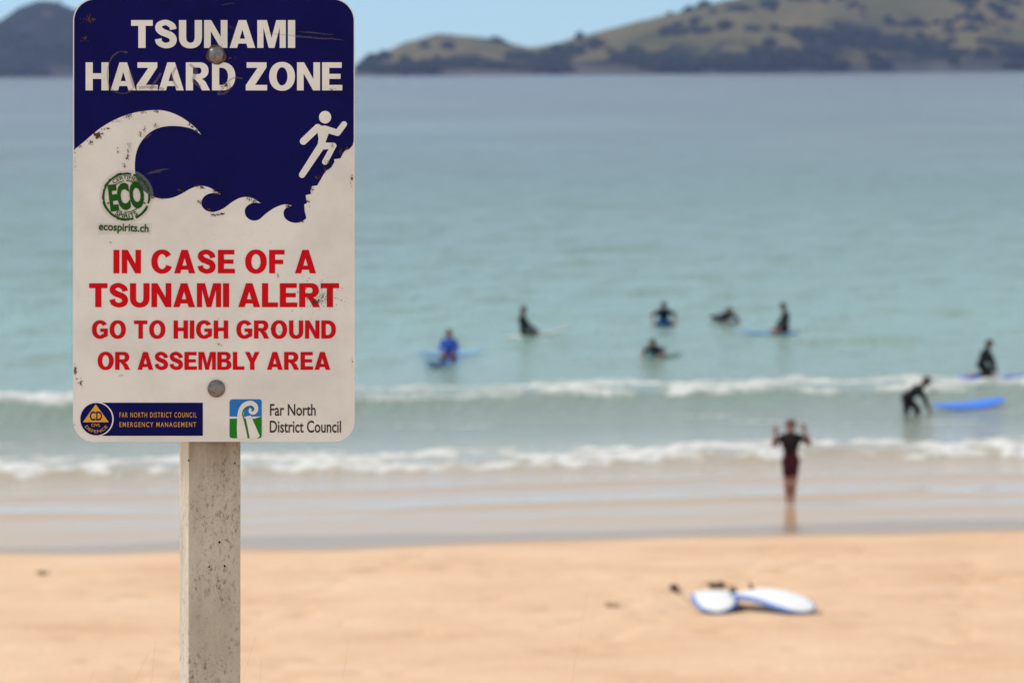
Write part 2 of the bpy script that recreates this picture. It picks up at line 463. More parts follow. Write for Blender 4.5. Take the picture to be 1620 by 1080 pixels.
def glyph(ch):
    V, H = .255, .195
    if ch == 'I': return .255, [rect(0, 0, V, 1)]
    if ch == 'T': return .76, [rect(0, 1 - H - .01, .76, 1), rect(.38 - V / 2, 0, .38 + V / 2, 1 - H)]
    if ch == 'L': return .66, [rect(0, 0, V, 1), rect(V, 0, .66, H)]
    if ch == 'E': return .72, [rect(0, 0, V, 1), rect(V, 0, .72, H), rect(V, 1 - H, .70, 1), rect(V, .41, .66, .59)]
    if ch == 'F': return .66, [rect(0, 0, V, 1), rect(V, 1 - H, .66, 1), rect(V, .395, .60, .58)]
    if ch == 'H': return .82, [rect(0, 0, V, 1), rect(.82 - V, 0, .82, 1), rect(V, .41, .82 - V, .61)]
    if ch == 'N': return .82, [[(0, 0), (.235, 0), (.235, .60), (.575, 0), (.82, 0), (.82, 1), (.585, 1), (.585, .40), (.25, 1), (0, 1)]]
    if ch == 'M': return 1.0, [[(0, 0), (.215, 0), (.215, .73), (.40, 0), (.60, 0), (.785, .73), (.785, 0), (1, 0), (1, 1), (.665, 1), (.5, .36), (.335, 1), (0, 1)]]
    if ch == 'Z': return .76, [[(0, 0), (.76, 0), (.76, H), (.33, H), (.74, .82), (.74, 1), (.03, 1), (.03, 1 - H), (.42, 1 - H), (0, .19)]]
    if ch == 'Y': return .84, [[(.42 - V / 2, 0), (.42 + V / 2, 0), (.42 + V / 2, .41), (.84, 1), (.565, 1), (.42, .66), (.275, 1), (0, 1), (.42 - V / 2, .41)]]
    if ch == 'A': return .90, [[(0, 0), (.265, 0), (.45, .66), (.45, 1), (.315, 1)], [(.90, 0), (.635, 0), (.45, .66), (.45, 1), (.585, 1)], rect(.25, .155, .65, .33)]
    if ch == 'O':
        w_ = .92; o = arc(w_ / 2, .5, w_ / 2, .515, 0, 360, 40, 2.15); i = arc(w_ / 2, .5, w_ / 2 - .265, .325, 0, 360, 40, 2.0)
        return w_, strip(o, i)
    if ch == 'C':
        o = arc(.46, .5, .46, .515, 38, 338, 36, 2.15); i = arc(.46, .5, .195, .32, 28, 334, 36, 2.0)
        o[0] = (.835, .79); o[-1] = (.86, .29); i[0] = (.605, .66); i[-1] = (.625, .36)
        return .87, strip(o, i)
    if ch == 'G':
        o = arc(.46, .5, .46, .515, 40, 315, 36, 2.15); i = arc(.46, .5, .195, .32, 30, 315, 36, 2.0)
        o[0] = (.86, .80); i[0] = (.60, .69)
        return .90, strip(o, i) + [rect(.47, .37, .90, .555), [(.66, .37), (.90, .37), (.90, .15), (.785, .075), (.60, .20), (.66, .24)]]
    if ch == 'U':
        o = resample([(0, 1)] + arc(.405, .40, .405, .415, 180, 360, 24, 2.3) + [(.81, 1)], 40)
        i = resample([(.255, 1)] + arc(.405, .37, .15, .185, 180, 360, 24, 2.2) + [(.555, 1)], 40)
        return .81, strip(o, i)
    if ch == 'D':
        o = resample([(V, 1), (.36, 1)] + arc(.36, .5, .47, .5, 90, -90, 24, 2.25) + [(V, 0)], 36)
        i = resample([(V, 1 - H), (.34, 1 - H)] + arc(.34, .5, .23, .5 - H, 90, -90, 24, 2.2) + [(V, H)], 36)
        return .83, [rect(0, 0, V, 1)] + strip(o, i)
    if ch == 'R':
        o = resample([(V, 1), (.50, 1)] + arc(.50, .705, .31, .295, 90, -90, 18, 2.2) + [(V, .41)], 30)
        i = resample([(V, .815), (.47, .815)] + arc(.47, .70, .085, .115, 90, -90, 18, 2) + [(V, .585)], 30)
        return .86, [rect(0, 0, V, 1)] + strip(o, i) + [[(.33, .43), (.56, .43), (.70, .31), (.86, 0), (.575, 0), (.44, .27), (.33, .39)]]
    if ch == 'B':
        o = resample([(V, 1), (.48, 1)] + arc(.48, .755, .29, .245, 90, -90, 18, 2.2) + [(V, .51)], 30)
        i = resample([(V, .825), (.44, .825)] + arc(.44, .72, .09, .105, 90, -90, 18, 2) + [(V, .615)], 30)
        o2 = resample([(V, .55), (.50, .55)] + arc(.50, .275, .31, .275, 90, -90, 18, 2.2) + [(V, 0)], 30)
        i2 = resample([(V, .415), (.45, .415)] + arc(.45, .295, .10, .12, 90, -90, 18, 2) + [(V, .175)], 30)
        return .81, [rect(0, 0, V, 1)] + strip(o, i) + strip(o2, i2)
    if ch == 'S':
        p = catmull([(.645, .665, .118), (.60, .80, .112), (.39, .915, .098), (.17, .845, .108), (.135, .70, .122), (.24, .585, .125), (.40, .515, .122),
                     (.57, .435, .125), (.645, .295, .125), (.585, .145, .112), (.37, .085, .098), (.165, .18, .108), (.118, .325, .120)], 5)
        return .77, stroke(p)
    return .32, []

def add_polys(bm, polys, tf, z, dz=2e-5):
    for k, p in enumerate(polys):
        co_ = [tf(x, y) for x, y in p]
        zz = z + (k % 4) * dz
        if len(p) == 4 and abs(sum(a[0] * b[1] - b[0] * a[1] for a, b in zip(co_, co_[1:] + co_[:1]))) < 1e-12: continue
        vs = [bm.verts.new((x, y, zz)) for x, y in co_]
        tri = tessellate_polygon([[Vector((x, y, 0)) for x, y in co_]])
        for t in tri:
            a, b, c = (vs[i] for i in t)
            ar = (b.co.x - a.co.x) * (c.co.y - a.co.y) - (b.co.y - a.co.y) * (c.co.x - a.co.x)
            if abs(ar) < 1e-13: continue
            try: bm.faces.new((a, b, c) if ar > 0 else (a, c, b))
            except ValueError: pass

def flat_obj(name, bm, mat, parent):
    me = bpy.data.meshes.new(name); bm.to_mesh(me); bm.free()
    return link(name, me, mat, parent)

def heavy_line(name, text, x0, x1, y0, y1, P, z, mat, parent, gap=.075, space=.30):
    """one line of heavy capitals fitted to a pixel box (y0 top, y1 baseline)"""
    w_ = 0; items = []
    for k, ch in enumerate(text):
        gw, g = glyph(ch)
        if ch == ' ': w_ += space; continue
        kern = 0
        nx = text[k + 1] if k + 1 < len(text) else ''
        if (ch, nx) in (('A', 'T'), ('R', 'T'), ('A', 'Z'), ('Z', 'A'), ('R', 'A'), ('L', 'Y')): kern = -.05
        items.append((w_, g)); w_ += gw + gap + kern
    w_ -= gap
    sx = (x1 - x0) / w_; sy = (y1 - y0)
    bm = bmesh.new()
    for off, g in items:
        add_polys(bm, g, lambda x, y: P(x0 + (off + x) * sx, y1 - y * sy), z)
    return flat_obj(name, bm, mat, parent)

CAPH = [.682]
def font_line(name, text, x0, x1, y0, y1, P, z, mat, parent, weight=0.0, curve=None, rot=0.0, track=1.0):
    """small lettering from the built-in face, fitted to a pixel box (y0 top of capitals, y1 baseline)"""
    cu = bpy.data.curves.new('tmp', 'FONT'); cu.body = text; cu.size = 1; cu.offset = weight; cu.space_character = track; cu.fill_mode = 'FRONT'; cu.resolution_u = 4
    ob = bpy.data.objects.new('tmp', cu); COL.objects.link(ob)
    dg = bpy.context.evaluated_depsgraph_get()
    me = bpy.data.meshes.new_from_object(ob.evaluated_get(dg))
    bpy.data.objects.remove(ob); bpy.data.curves.remove(cu)
    xs = [v.co.x for v in me.vertices]; mn, mx = min(xs), max(xs)
    caph = CAPH[0]
    cxp, cyp = (x0 + x1) / 2, (y0 + y1) / 2
    for v in me.vertices:
        u = (v.co.x - mn) / (mx - mn); h = v.co.y / caph
        if curve:
            cx, cy, r, a0, a1, hh = curve      # letters round a circle, a0->a1 degrees, cap height hh (negative: feet outward)
            a = R(a0 + (a1 - a0) * u); rr = r + h * hh
            px, py = cx + rr * math.cos(a), cy - rr * math.sin(a)
        else:
            px, py = x0 + u * (x1 - x0), y1 - h * (y1 - y0)
            if rot:
                c, s = math.cos(R(rot)), math.sin(R(rot)); dx, dy = px - cxp, py - cyp
                px, py = cxp + dx * c - dy * s, cyp + dx * s + dy * c
        q = P(px, py); v.co = (q[0], q[1], z)
    me.materials.clear()
    me.name = name
    return link(name, me, mat, parent)

# ---------------------------------------------------------------- sign
def build_sign():
    K = 6.07 / F
    LB = 2.02                                         # ground to the middle of the panel (photo row 350)
    ctr = CAM + RM @ Vector(((332 - 810) * K, (540 - 350) * K, -6.07))
    base = ctr + RM @ Vector((0, -LB, 0))
    root = empty('warning_sign', base); root.rotation_euler = RM.to_euler()
    tag(root, 'worn blue and white tsunami hazard sign bolted to a weathered square post', 'sign')
    P = lambda px, py: ((px - 332) * K, LB + (350 - py) * K)

    # --- materials
    def paint(name, col, rough=.42, dirt=.16):
        t = NT(name); c = t.coords()
        a = t.noise(c, 7, 6, .65); b = t.noise(t.coords((1, 5, 1)), 40, 5, .7)
        k = t.ramp(a, [(.3, 1 - dirt), (.6, 1.0)])
        col_ = t.mix(1.0, tuple(col), k, 'MULTIPLY')
        sp = t.ramp(t.noise(c, 120, 3, .6), [(.70, 0.0), (.76, .5)])
        col_ = t.mix(t.math('MULTIPLY', sp, t.ramp(a, [(.5, 0.0), (.7, 1.0)])), col_, (.16, .11, .075))
        t.l(col_, t.b.inputs['Base Color'])
        t.l(t.ramp(b, [(.3, rough), (.7, min(1, rough + .2))]), t.b.inputs['Roughness'])
        t.b.inputs['Specular IOR Level'].default_value = .09
        t.bump(a, .05, .002)
        return t.m
    white = paint('sign_white', (.82, .805, .76)); navy = paint('sign_navy', (.003, .003, .092), .4, .3)
    red = paint('sign_red', (.64, .003, .010)); letter = paint('letter_white', (.84, .825, .78))
    ora = paint('sign_orange', (.75, .38, .03)); blu = paint('emblem_blue', (.03, .20, .60)); grn = paint('emblem_green', (.02, .22, .02))
    ink = paint('emblem_ink', (.055, .04, .04)); eco = paint('stamp_green', (.018, .10, .012), .5, .35)

    # --- panel
    def rrect(x0, y0, x1, y1, rt, rb, n=10):
        out = []
        for cx, cy, r, a0 in ((x1 - rt, y0 + rt, rt, 0), (x0 + rt, y0 + rt, rt, 90), (x0 + rb, y1 - rb, rb, 180), (x1 - rb, y1 - rb, rb, 270)):
            for k in range(n + 1):
                a = R(a0 + 90 * k / n); out.append((cx + r * math.cos(a), cy - r * math.sin(a)))
        return out
    out = rrect(115.5, -2.5, 561, 698.5, 36, 33)
    bm = bmesh.new()
    fr = [bm.verts.new((*P(x, y), 0)) for x, y in out]
    bk = [bm.verts.new((*P(x, y), -.003)) for x, y in out]
    bm.faces.new(fr); bm.faces.new(bk[::-1])
    for k in range(len(out)):
        j = (k + 1) % len(out); bm.faces.new((fr[k], bk[k], bk[j], fr[j]))
    bmesh.ops.bevel(bm, geom=[e for e in bm.edges if len([f for f in e.link_faces if len(f.verts) > 6]) == 1], offset=.0007, segments=1, affect='EDGES')
    panel = from_bm('panel', bm, white, root)

    C1 = lambda pts: [(100 + x / 3, y / 3) for x, y in pts]
    # --- navy field with the cresting wave cut out of its lower edge
    crest = catmull([(38, 722), (100, 672), (170, 613), (250, 566), (330, 537), (415, 524), (480, 526), (545, 548), (600, 583), (635, 614), (656, 641)], 5)
    back = catmull([(656, 641), (612, 613), (560, 601), (505, 599), (450, 609), (402, 637), (366, 680), (346, 730), (340, 790), (346, 842), (366, 887),
                    (400, 920), (440, 938), (485, 943), (525, 936), (565, 918), (605, 895), (645, 882), (685, 887), (720, 904), (748, 923)], 4)
    c2 = catmull([(748, 923), (716, 917), (688, 921), (666, 937), (656, 960), (661, 982), (677, 998), (702, 1006), (728, 1003), (762, 988), (800, 960), (832, 942),
                  (862, 935), (892, 938), (916, 950), (938, 965)], 4)
    c3 = catmull([(938, 965), (908, 962), (884, 970), (867, 985), (862, 1004), (868, 1026), (886, 1042), (908, 1047), (932, 1040), (962, 1014), (1000, 988),
                  (1036, 973), (1062, 970), (1086, 976)], 4)
    c4 = catmull([(1086, 976), (1063, 984), (1049, 998), (1046, 1014), (1051, 1032), (1068, 1048), (1095, 1057), (1122, 1055), (1150, 1040)], 4)
    cliff = [(1154, 1034), (1146, 1002), (1144, 970), (1156, 965), (1151, 926), (1176, 921), (1174, 903), (1181, 884), (1206, 880), (1222, 852), (1231, 836),
             (1246, 812), (1272, 795), (1288, 768), (1285, 756), (1316, 752), (1328, 728), (1338, 714), (1360, 706), (1374, 690), (1384, 664)]
    lower = crest[1:] + back[1:] + c2[1:] + c3[1:] + c4[1:] + cliff
    top = rrect(117.3, -.5, 559.6, 698, 34, 33)[:22]      # right-top corner then left-top corner
    poly = [(117.3, 238.0)] + [p for p in C1(lower) if 117.3 < p[0] < 559.6] + [(559.6, 222.5)] + top
    bm = bmesh.new(); add_polys(bm, [poly], P, .0003)
    field = flat_obj('navy_field', bm, navy, panel)

    # --- words
    zt = .0006
    heavy_line('lettering', 'TSUNAMI', 207.5, 467, 32.3, 76.2, P, zt, letter, panel)
    heavy_line('lettering', 'HAZARD ZONE', 135.5, 541.5, 99, 143.3, P, zt, letter, panel)
    heavy_line('lettering', 'IN CASE OF A', 179.5, 500, 395.3, 432.4, P, zt, red, panel, gap=.10, space=.34)
    heavy_line('lettering', 'TSUNAMI ALERT', 141, 536.5, 448, 485.8, P, zt, red, panel)
    heavy_line('lettering', 'GO TO HIGH GROUND', 145.5, 531.5, 506.8, 535.5, P, zt, red, panel, gap=.10, space=.36)
    heavy_line('lettering', 'OR ASSEMBLY AREA', 154.5, 522.5, 556.5, 584.8, P, zt, red, panel, gap=.08, space=.34)

    # --- running figure
    bm = bmesh.new()
    g = [arc(1243, 557, 29, 30, 0, 345, 23)]
    tf = lambda x, y: P(100 + x / 3, y / 3)
    def limb(*pts): return stroke([(a, b, r) for a, b, r in pts], True)
    g += limb((1208, 606, 17), (1140, 671, 17))
    g += [[(1190, 600), (1200, 590), (1262, 606), (1258, 640), (1246, 672), (1250, 706), (1204, 706), (1212, 660), (1206, 620)]]
    g += limb((1240, 612, 16), (1302, 631, 15)) + limb((1302, 631, 15), (1333, 590, 14))
    g += limb((1228, 694, 17), (1283, 692, 14)) + limb((1283, 692, 13), (1243, 769, 14))
    g += limb((1222, 696, 18), (1134, 830, 15))
    add_polys(bm, g, tf, zt)
    flat_obj('running_figure', bm, letter, panel)

    # --- civil defence badge with banner
    Q = lambda x, y: (100 + x / 2.919, 340 + y / 2.919)
    tq = lambda x, y: P(*Q(x, y))
    bm = bmesh.new(); add_polys(bm, [rect(180, 866, 645, 1019)], tq, .0003); ban = flat_obj('banner', bm, navy, panel)
    bm = bmesh.new(); add_polys(bm, [arc(155, 942, 78, 79, 0, 352, 44)], tq, .0005); flat_obj('badge_ring', bm, letter, panel)
    bm = bmesh.new(); add_polys(bm, [arc(153, 942, 74, 75, 0, 352, 44)], tq, .0007); flat_obj('badge_disc', bm, navy, panel)
    bm = bmesh.new(); add_polys(bm, [[(91, 956), (150, 873), (211, 956)]], tq, .0009); flat_obj('badge_triangle', bm, ora, panel)
    def fl(name, text, a, b, c, d, z, mat, **kw):
        (x0, y0), (x1, y1) = Q(a, c), Q(b, d); return font_line(name, text, x0, x1, y0, y1, P, z, mat, panel, **kw)
    fl('lettering', 'CD', 123, 180, 908, 947, .0011, navy, weight=.025)
    fl('lettering', 'CIVIL', 130, 172, 962, 976, .0009, ora, weight=.0)
    cx, cy = Q(153, 942)
    font_line('lettering', 'DEFENCE', 0, 1, 0, 1, P, .0009, ora, panel, weight=.0, curve=(cx, cy, 21.8, 213, 327, -4.6))
    fl('lettering', 'FAR NORTH DISTRICT COUNCIL', 260, 616, 911, 934, .0006, ora, weight=.004, track=1.3)
    fl('lettering', 'EMERGENCY MANAGEMENT', 260, 614, 956, 978, .0006, ora, weight=.004, track=1.3)

    # --- council emblem: blue over green tile with an unfurling fern
    bm = bmesh.new()
    add_polys(bm, [[(768, 930), (768, 862), (772, 853), (782, 850), (905, 850), (914, 853), (917, 862), (917, 930)]], tq, .0003); flat_obj('emblem_sky', bm, blu, panel)
    bm = bmesh.new()
    add_polys(bm, [[(768, 940), (917, 940), (917, 1020), (912, 1028), (903, 1030), (782, 1030), (772, 1027), (768, 1018)]], tq, .0003); flat_obj('emblem_land', bm, grn, panel)
    bm = bmesh.new()
    fern = catmull([(830, 1032, 26), (824, 985, 22), (820, 945, 17), (820, 915, 14), (828, 890, 13), (846, 873, 12), (868, 868, 11), (886, 878, 10), (892, 896, 9), (884, 911, 8), (870, 913, 7), (862, 903, 6), (867, 893, 5)], 6)
    add_polys(bm, stroke(fern), tq, .0006)
    add_polys(bm, [[(842, 930), (866, 925), (908, 1020), (893, 1032), (862, 1032)]], tq, .00056)
    flat_obj('fern', bm, letter, panel)
    bm = bmesh.new()
    vein = catmull([(856, 1030, 4), (846, 985, 3.4), (836, 945, 3), (829, 918, 3), (836, 897, 2.8), (852, 885, 2.6), (868, 883, 2.4), (877, 892, 2.2), (874, 902, 2)], 6)
    add_polys(bm, stroke(vein), tq, .0009); flat_obj('fern_vein', bm, grn, panel)
    bm = bmesh.new(); add_polys(bm, [[(888, 938), (917, 930), (917, 1012)]], tq, .00045); flat_obj('emblem_slope', bm, grn, panel)
    fl('lettering', 'Far North', 955, 1166, 873, 925, .0004, ink, weight=.013)
    fl('lettering', 'District Council', 954, 1283, 950, 1003, .0004, ink, weight=.013)

    # --- round stamp sticker
    st = NT('sticker_film'); st.set(Base_Color=(.60, .57, .49), Roughness=.3, Alpha=.16)
    st.m.blend_method = 'BLEND' if hasattr(st.m, 'blend_method') else None
    bm = bmesh.new(); add_polys(bm, [arc(200, 311, 43, 43, 0, 352, 44), rect(154, 353, 240, 371)], P, .00095)
    stk = flat_obj('sticker', bm, st.m, panel)
    rnd = random.Random(3)
    bm = bmesh.new()
    for r0, r1, n, skip in ((34.6, 38.2, 60, .07), (24.2, 25.8, 48, .05)):
        for k in range(n):
            if rnd.random() < skip: continue
            a0, a1 = 360 * k / n, 360 * (k + 1) / n
            e0 = rnd.uniform(-.7, .5); o = arc(200, 311, r1 + e0, r1 + e0, a0, a1, 2); i = arc(200, 311, r0, r0, a0, a1, 2)
            add_polys(bm, strip(o, i), P, .0012)
    flat_obj('stamp_ring', bm, eco, panel)
    font_line('lettering', 'CERTIFIED', 0, 1, 0, 1, P, .0012, eco, panel, weight=.01, curve=(200, 311, 27.4, 134, 46, 6.2))
    font_line('lettering', 'SPIRITS', 0, 1, 0, 1, P, .0012, eco, panel, weight=.02, curve=(200, 311, 34.0, 237, 303, -6.8))
    font_line('lettering', 'ECO', 172.5, 228, 292, 329, P, .0013, eco, panel, weight=.05, rot=-7)
    font_line('lettering', 'ecospirits.ch', 156.5, 235.5, 353.5, 365.5, P, .0012, eco, panel, weight=.022, rot=2.5)
    for a in (200, 340):
        bm = bmesh.new(); x, y = 200 + 30.5 * math.cos(R(a)), 311 - 30.5 * math.sin(R(a))
        add_polys(bm, [[(x + (2.4 if k % 2 == 0 else 1) * math.cos(R(90 + 36 * k)), y - (2.4 if k % 2 == 0 else 1) * math.sin(R(90 + 36 * k))) for k in range(10)]], P, .0012)
        flat_obj('stamp_star', bm, eco, panel)

    # --- rust chips, scuffs and old scrawl on the face
    rust = simple('rust_chip', (.10, .045, .025), .9, .5, 300, .1)
    bm = bmesh.new()
    def chips(x, y, rx, ry, n, r0, r1, z=.0015):
        for _ in range(int(n * 1.8)):
            a = rnd.uniform(0, 6.283); d = abs(rnd.gauss(0, .5))
            cx_, cy_ = x + rx * d * math.cos(a), y + ry * d * math.sin(a)
            if not (118 < cx_ < 558 and 1 < cy_ < 695): continue
            r = 1.15 * rnd.uniform(r0, r1) * rnd.uniform(.4, 1); st_ = rnd.uniform(1, 2.2); th = rnd.uniform(0, 3.14)
            pts = []
            for k in range(7):
                q = 6.283 * k / 7; rr = r * rnd.uniform(.55, 1.2)
                ux, uy = rr * st_ * math.cos(q), rr * math.sin(q)
                pts.append((cx_ + ux * math.cos(th) - uy * math.sin(th), cy_ + ux * math.sin(th) + uy * math.cos(th)))
            add_polys(bm, [pts], P, z + rnd.uniform(0, .0002))
    chips(155, 215, 9, 6, 40, .4, 1.7); chips(143, 226, 5, 5, 12, .3, 1.2)
    for x, y in ((128, 232), (170, 204), (186, 192), (200, 186), (206, 183), (225, 177), (246, 176)): chips(x, y, 9, 4, 10, .25, .9)
    for x, y in ((300, 197), (304, 201), (310, 207)): chips(x, y, 4, 3, 12, .3, .9)
    for x, y in ((201, 250), (203, 240), (206, 232), (197, 262), (229, 205), (245, 199), (222, 212)): chips(x, y, 4, 7, 10, .25, .9)
    for x, y in ((241, 312), (258, 314), (285, 301), (311, 294), (320, 297), (338, 302), (345, 306), (331, 331), (338, 340), (350, 338), (320, 320), (394, 314), (402, 318), (456, 326), (478, 350)): chips(x, y, 7, 4, 9, .3, 1.1)
    for x, y in ((494, 300), (503, 282), (518, 258), (516, 268), (538, 240), (549, 235), (487, 318)): chips(x, y, 6, 6, 12, .25, 1.0)
    chips(141, 32, 12, 9, 30, .3, 1.3); chips(134, 62, 8, 6, 16, .3, 1.0); chips(118, 255, 3, 20, 10, .3, .8)
    chips(510, 470, 42, 34, 150, .25, .75); chips(500, 478, 12, 6, 60, .3, 1.0)
    chips(430, 520, 24, 14, 26, .25, .6); chips(440, 436, 4, 8, 12, .3, .6); chips(347, 545, 6, 3, 5, .3, .8)
    chips(557, 283, 3, 12, 18, .3, 1.3); chips(119, 585, 3, 14, 26, .3, 1.4); chips(128, 606, 5, 7, 10, .3, 1.2); chips(118, 672, 2, 10, 8, .3, .8)
    chips(187, 240, 2, 6, 8, .3, 1.0); chips(345, 340, 6, 3, 8, .3, .9); chips(191, 594, 6, 2, 4, .3, .8); chips(175, 383, 2, 2, 3, .3, .7)
    chips(365, 92, 12, 6, 14, .3, .9); chips(358, 136, 10, 7, 24, .3, 1.0); chips(525, 142, 8, 2, 8, .3, .9); chips(557, 572, 2, 20, 8, .2, .8)
    chips(338, 350, 240, 420, 120, .15, .42)
    flat_obj('rust_chip', bm, rust, panel)
    sc = NT('scrawl'); sc.set(Base_Color=(.20, .15, .11), Roughness=.8, Alpha=.30)
    sm = NT('scuff'); sm.set(Base_Color=(.33, .27, .21), Roughness=.8, Alpha=.16)
    for pl, wd in (([(202, 84), (190, 82), (178, 90), (172, 104), (170, 122), (174, 138), (184, 146), (198, 148), (210, 142)], 1.3),
                   ([(255, 116), (247, 128), (238, 142)], 2.6), ([(279, 106), (272, 122), (281, 140)], 2.0), ([(300, 102), (310, 112), (306, 128), (318, 138)], 2.4),
                   ([(205, 112), (209, 126), (213, 140)], 2.4), ([(384, 125), (372, 123), (360, 130), (352, 141), (345, 149), (357, 147), (366, 138)], 1.6),
                   ([(220, 139), (242, 138), (260, 142)], 2.0)):
        bm = bmesh.new(); add_polys(bm, stroke(catmull([(x, y, wd * rnd.uniform(.6, 1.2)) for x, y in pl], 6)), P, .0014)
        flat_obj('scrawl', bm, sc.m, panel)
    for (xa, ya), (xb, yb), wd in (((410, 52), (545, 64), 2), ((350, 8), (372, 5), .9), ((470, 50), (530, 56), 1.2), ((360, 40), (372, 47), .8), ((230, 275), (268, 266), 2.5), ((225, 222), (240, 212), 2)):
        n = 7; bm = bmesh.new()
        add_polys(bm, stroke([(xa + (xb - xa) * k / n, ya + (yb - ya) * k / n + rnd.uniform(-.8, .8), wd * math.sin(math.pi * (k + .3) / (n + .6)) * rnd.uniform(.6, 1.2)) for k in range(n + 1)]), P, .0014)
        flat_obj('scuff', bm, sm.m, panel)

    # --- bolts
    bt = NT('bolt_steel'); c = bt.coords(); a = bt.noise(c, 160, 5, .7)
    bt.l(bt.ramp(a, [(.35, (.14, .13, .13)), (.55, (.26, .25, .24)), (.72, (.22, .13, .07))]), bt.b.inputs['Base Color'])
    bt.set(Metallic=.9, Roughness=.38); bt.bump(a, .4, .0008)
    rm = simple('rust_stain', (.16, .085, .04), .9, .4, 200, .1)
    for (bx, by, ring) in ((342, 87, True), (342.5, 614.5, False)):
        bm = bmesh.new(); x, y = P(bx, by); prof = [(0, .0098), (3, .0096), (6, .0088), (9, .0070), (11.5, .0048), (13, .0028), (14, .0008), (14, 0)]
        n = 28; rings = []
        for r, z in prof:
            rings.append([bm.verts.new((x + r * K * math.cos(6.2832 * k / n), y + r * K * math.sin(6.2832 * k / n), z + .0014)) for k in range(n)] if r else [bm.verts.new((x, y, z + .0014))])
        for q in range(len(rings) - 1):
            A, B = rings[q], rings[q + 1]
            for k in range(n):
                j = (k + 1) % n
                bm.faces.new((A[0], B[k], B[j]) if len(A) == 1 else (A[k], B[k], B[j], A[j]))
        bo = from_bm('bolt', bm, bt.m, root, True)
        if ring:
            bm = bmesh.new(); o = [(bx + (15.5 + 1.2 * math.sin(3 * t_)) * math.cos(t_), by + (15.6 + math.sin(2 * t_)) * math.sin(t_)) for t_ in [6.2832 * k / 40 for k in range(41)]]
            i = [(bx + 13.6 * math.cos(t_), by + 13.6 * math.sin(t_)) for t_ in [6.2832 * k / 40 for k in range(41)]]
            add_polys(bm, strip(o, i), P, .0013); flat_obj('rust_ring', bm, rm, bo)

    # --- post: square timber twisted a little so that its left side shows
    pt = NT('post_timber'); c = pt.coords()
    big = pt.noise(pt.coords((1, .35, 1)), 9, 6, .65); grain = pt.noise(pt.coords((14, .6, 14)), 9, 6, .7, .6)
    col = pt.ramp(big, [(.30, (.40, .355, .28)), (.50, (.55, .505, .42)), (.72, (.68, .635, .55))])
    col = pt.mix(.16, col, pt.ramp(grain, [(.3, (.26, .22, .17)), (.7, (.58, .53, .45))]))
    mild = pt.ramp(pt.noise(pt.coords((1, .55, 1)), 150, 4, .78), [(.52, 0.0), (.66, 1.0)])
    patch = pt.ramp(pt.noise(c, 12, 4, .6), [(.40, 0.15), (.60, 1.0)])
    col = pt.mix(pt.math('MULTIPLY', pt.math('MULTIPLY', mild, patch), .75), col, (.075, .06, .042))
    fine = pt.ramp(pt.noise(c, 420, 2, .6), [(.62, 0.0), (.70, .55)])
    col = pt.mix(fine, col, (.12, .10, .075))
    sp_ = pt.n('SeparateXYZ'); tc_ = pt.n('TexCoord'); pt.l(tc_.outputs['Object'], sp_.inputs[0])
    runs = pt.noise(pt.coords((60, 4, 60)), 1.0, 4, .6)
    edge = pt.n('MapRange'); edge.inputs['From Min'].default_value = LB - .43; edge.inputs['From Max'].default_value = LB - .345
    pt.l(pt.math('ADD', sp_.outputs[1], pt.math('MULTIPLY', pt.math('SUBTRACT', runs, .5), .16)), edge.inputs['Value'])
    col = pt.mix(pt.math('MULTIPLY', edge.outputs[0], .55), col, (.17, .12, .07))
    pt.l(col, pt.b.inputs['Base Color']); pt.set(Roughness=.85); pt.b.inputs['Specular IOR Level'].default_value = .25
    hh = pt.math('ADD', grain, pt.math('MULTIPLY', pt.noise(c, 130, 4, .7), .9)); pt.bump(hh, .45, .0025)
    a = R(14.6); wd = 84.5 * K
    bm = bmesh.new()
    # front-left corner at photo column 297.5
    x0 = (297.5 - 332) * K
    cosa, sina = math.cos(a), math.sin(a)
    ex, ez = Vector((cosa, 0, -sina)), Vector((sina, 0, cosa))     # along the front face, out of the front face
    
    zf = -.0032
    A = Vector((x0, 0, zf))
    cs = [A, A + ex * wd, A + ex * wd - ez * wd, A - ez * wd]
    bev = .0035; ring = []
    for k in range(4):
        p, q, r = cs[k - 1], cs[k], cs[(k + 1) % 4]
        ring += [q + (p - q).normalized() * bev, q + (p - q).normalized() * bev * .3 + (r - q).normalized() * bev * .3, q + (r - q).normalized() * bev]
    lv = []
    N = 60; y0, y1 = -.5, LB + .33
    for j in range(N + 1):
        yy = y0 + (y1 - y0) * j / N
        lv.append([bm.verts.new((p.x + .0006 * nz(p.x * 40, yy * 6, 1), yy, p.z + .0006 * nz(p.x * 40, yy * 6, 5))) for p in ring])
    for j in range(N):
        for k in range(12):
            m_ = (k + 1) % 12; bm.faces.new((lv[j][k], lv[j][m_], lv[j + 1][m_], lv[j + 1][k]))
    bm.faces.new(lv[-1]); bm.faces.new(lv[0][::-1])
    post = from_bm('post', bm, pt.m, root)
    dk = simple('nail_rust', (.02, .014, .01), .9)
    for px, py, r in ((346, 858, 2.0), (330, 897, 1.7), (354, 896, 1.9), (298, 728, 1.5), (370, 733, 1.3)):
        bm = bmesh.new(); x, y = P(px, py); z = zf - (x - x0) / cosa * sina + .0004
        vs = [bm.verts.new((x + r * K * math.cos(.5236 * k) * (1 + .2 * math.sin(5 * k)), y + r * K * math.sin(.5236 * k), z)) for k in range(12)]
        top_ = bm.verts.new((x, y, z + .0008))
        for k in range(12): bm.faces.new((vs[k], vs[(k + 1) % 12], top_))
        from_bm('nail', bm, dk, post)

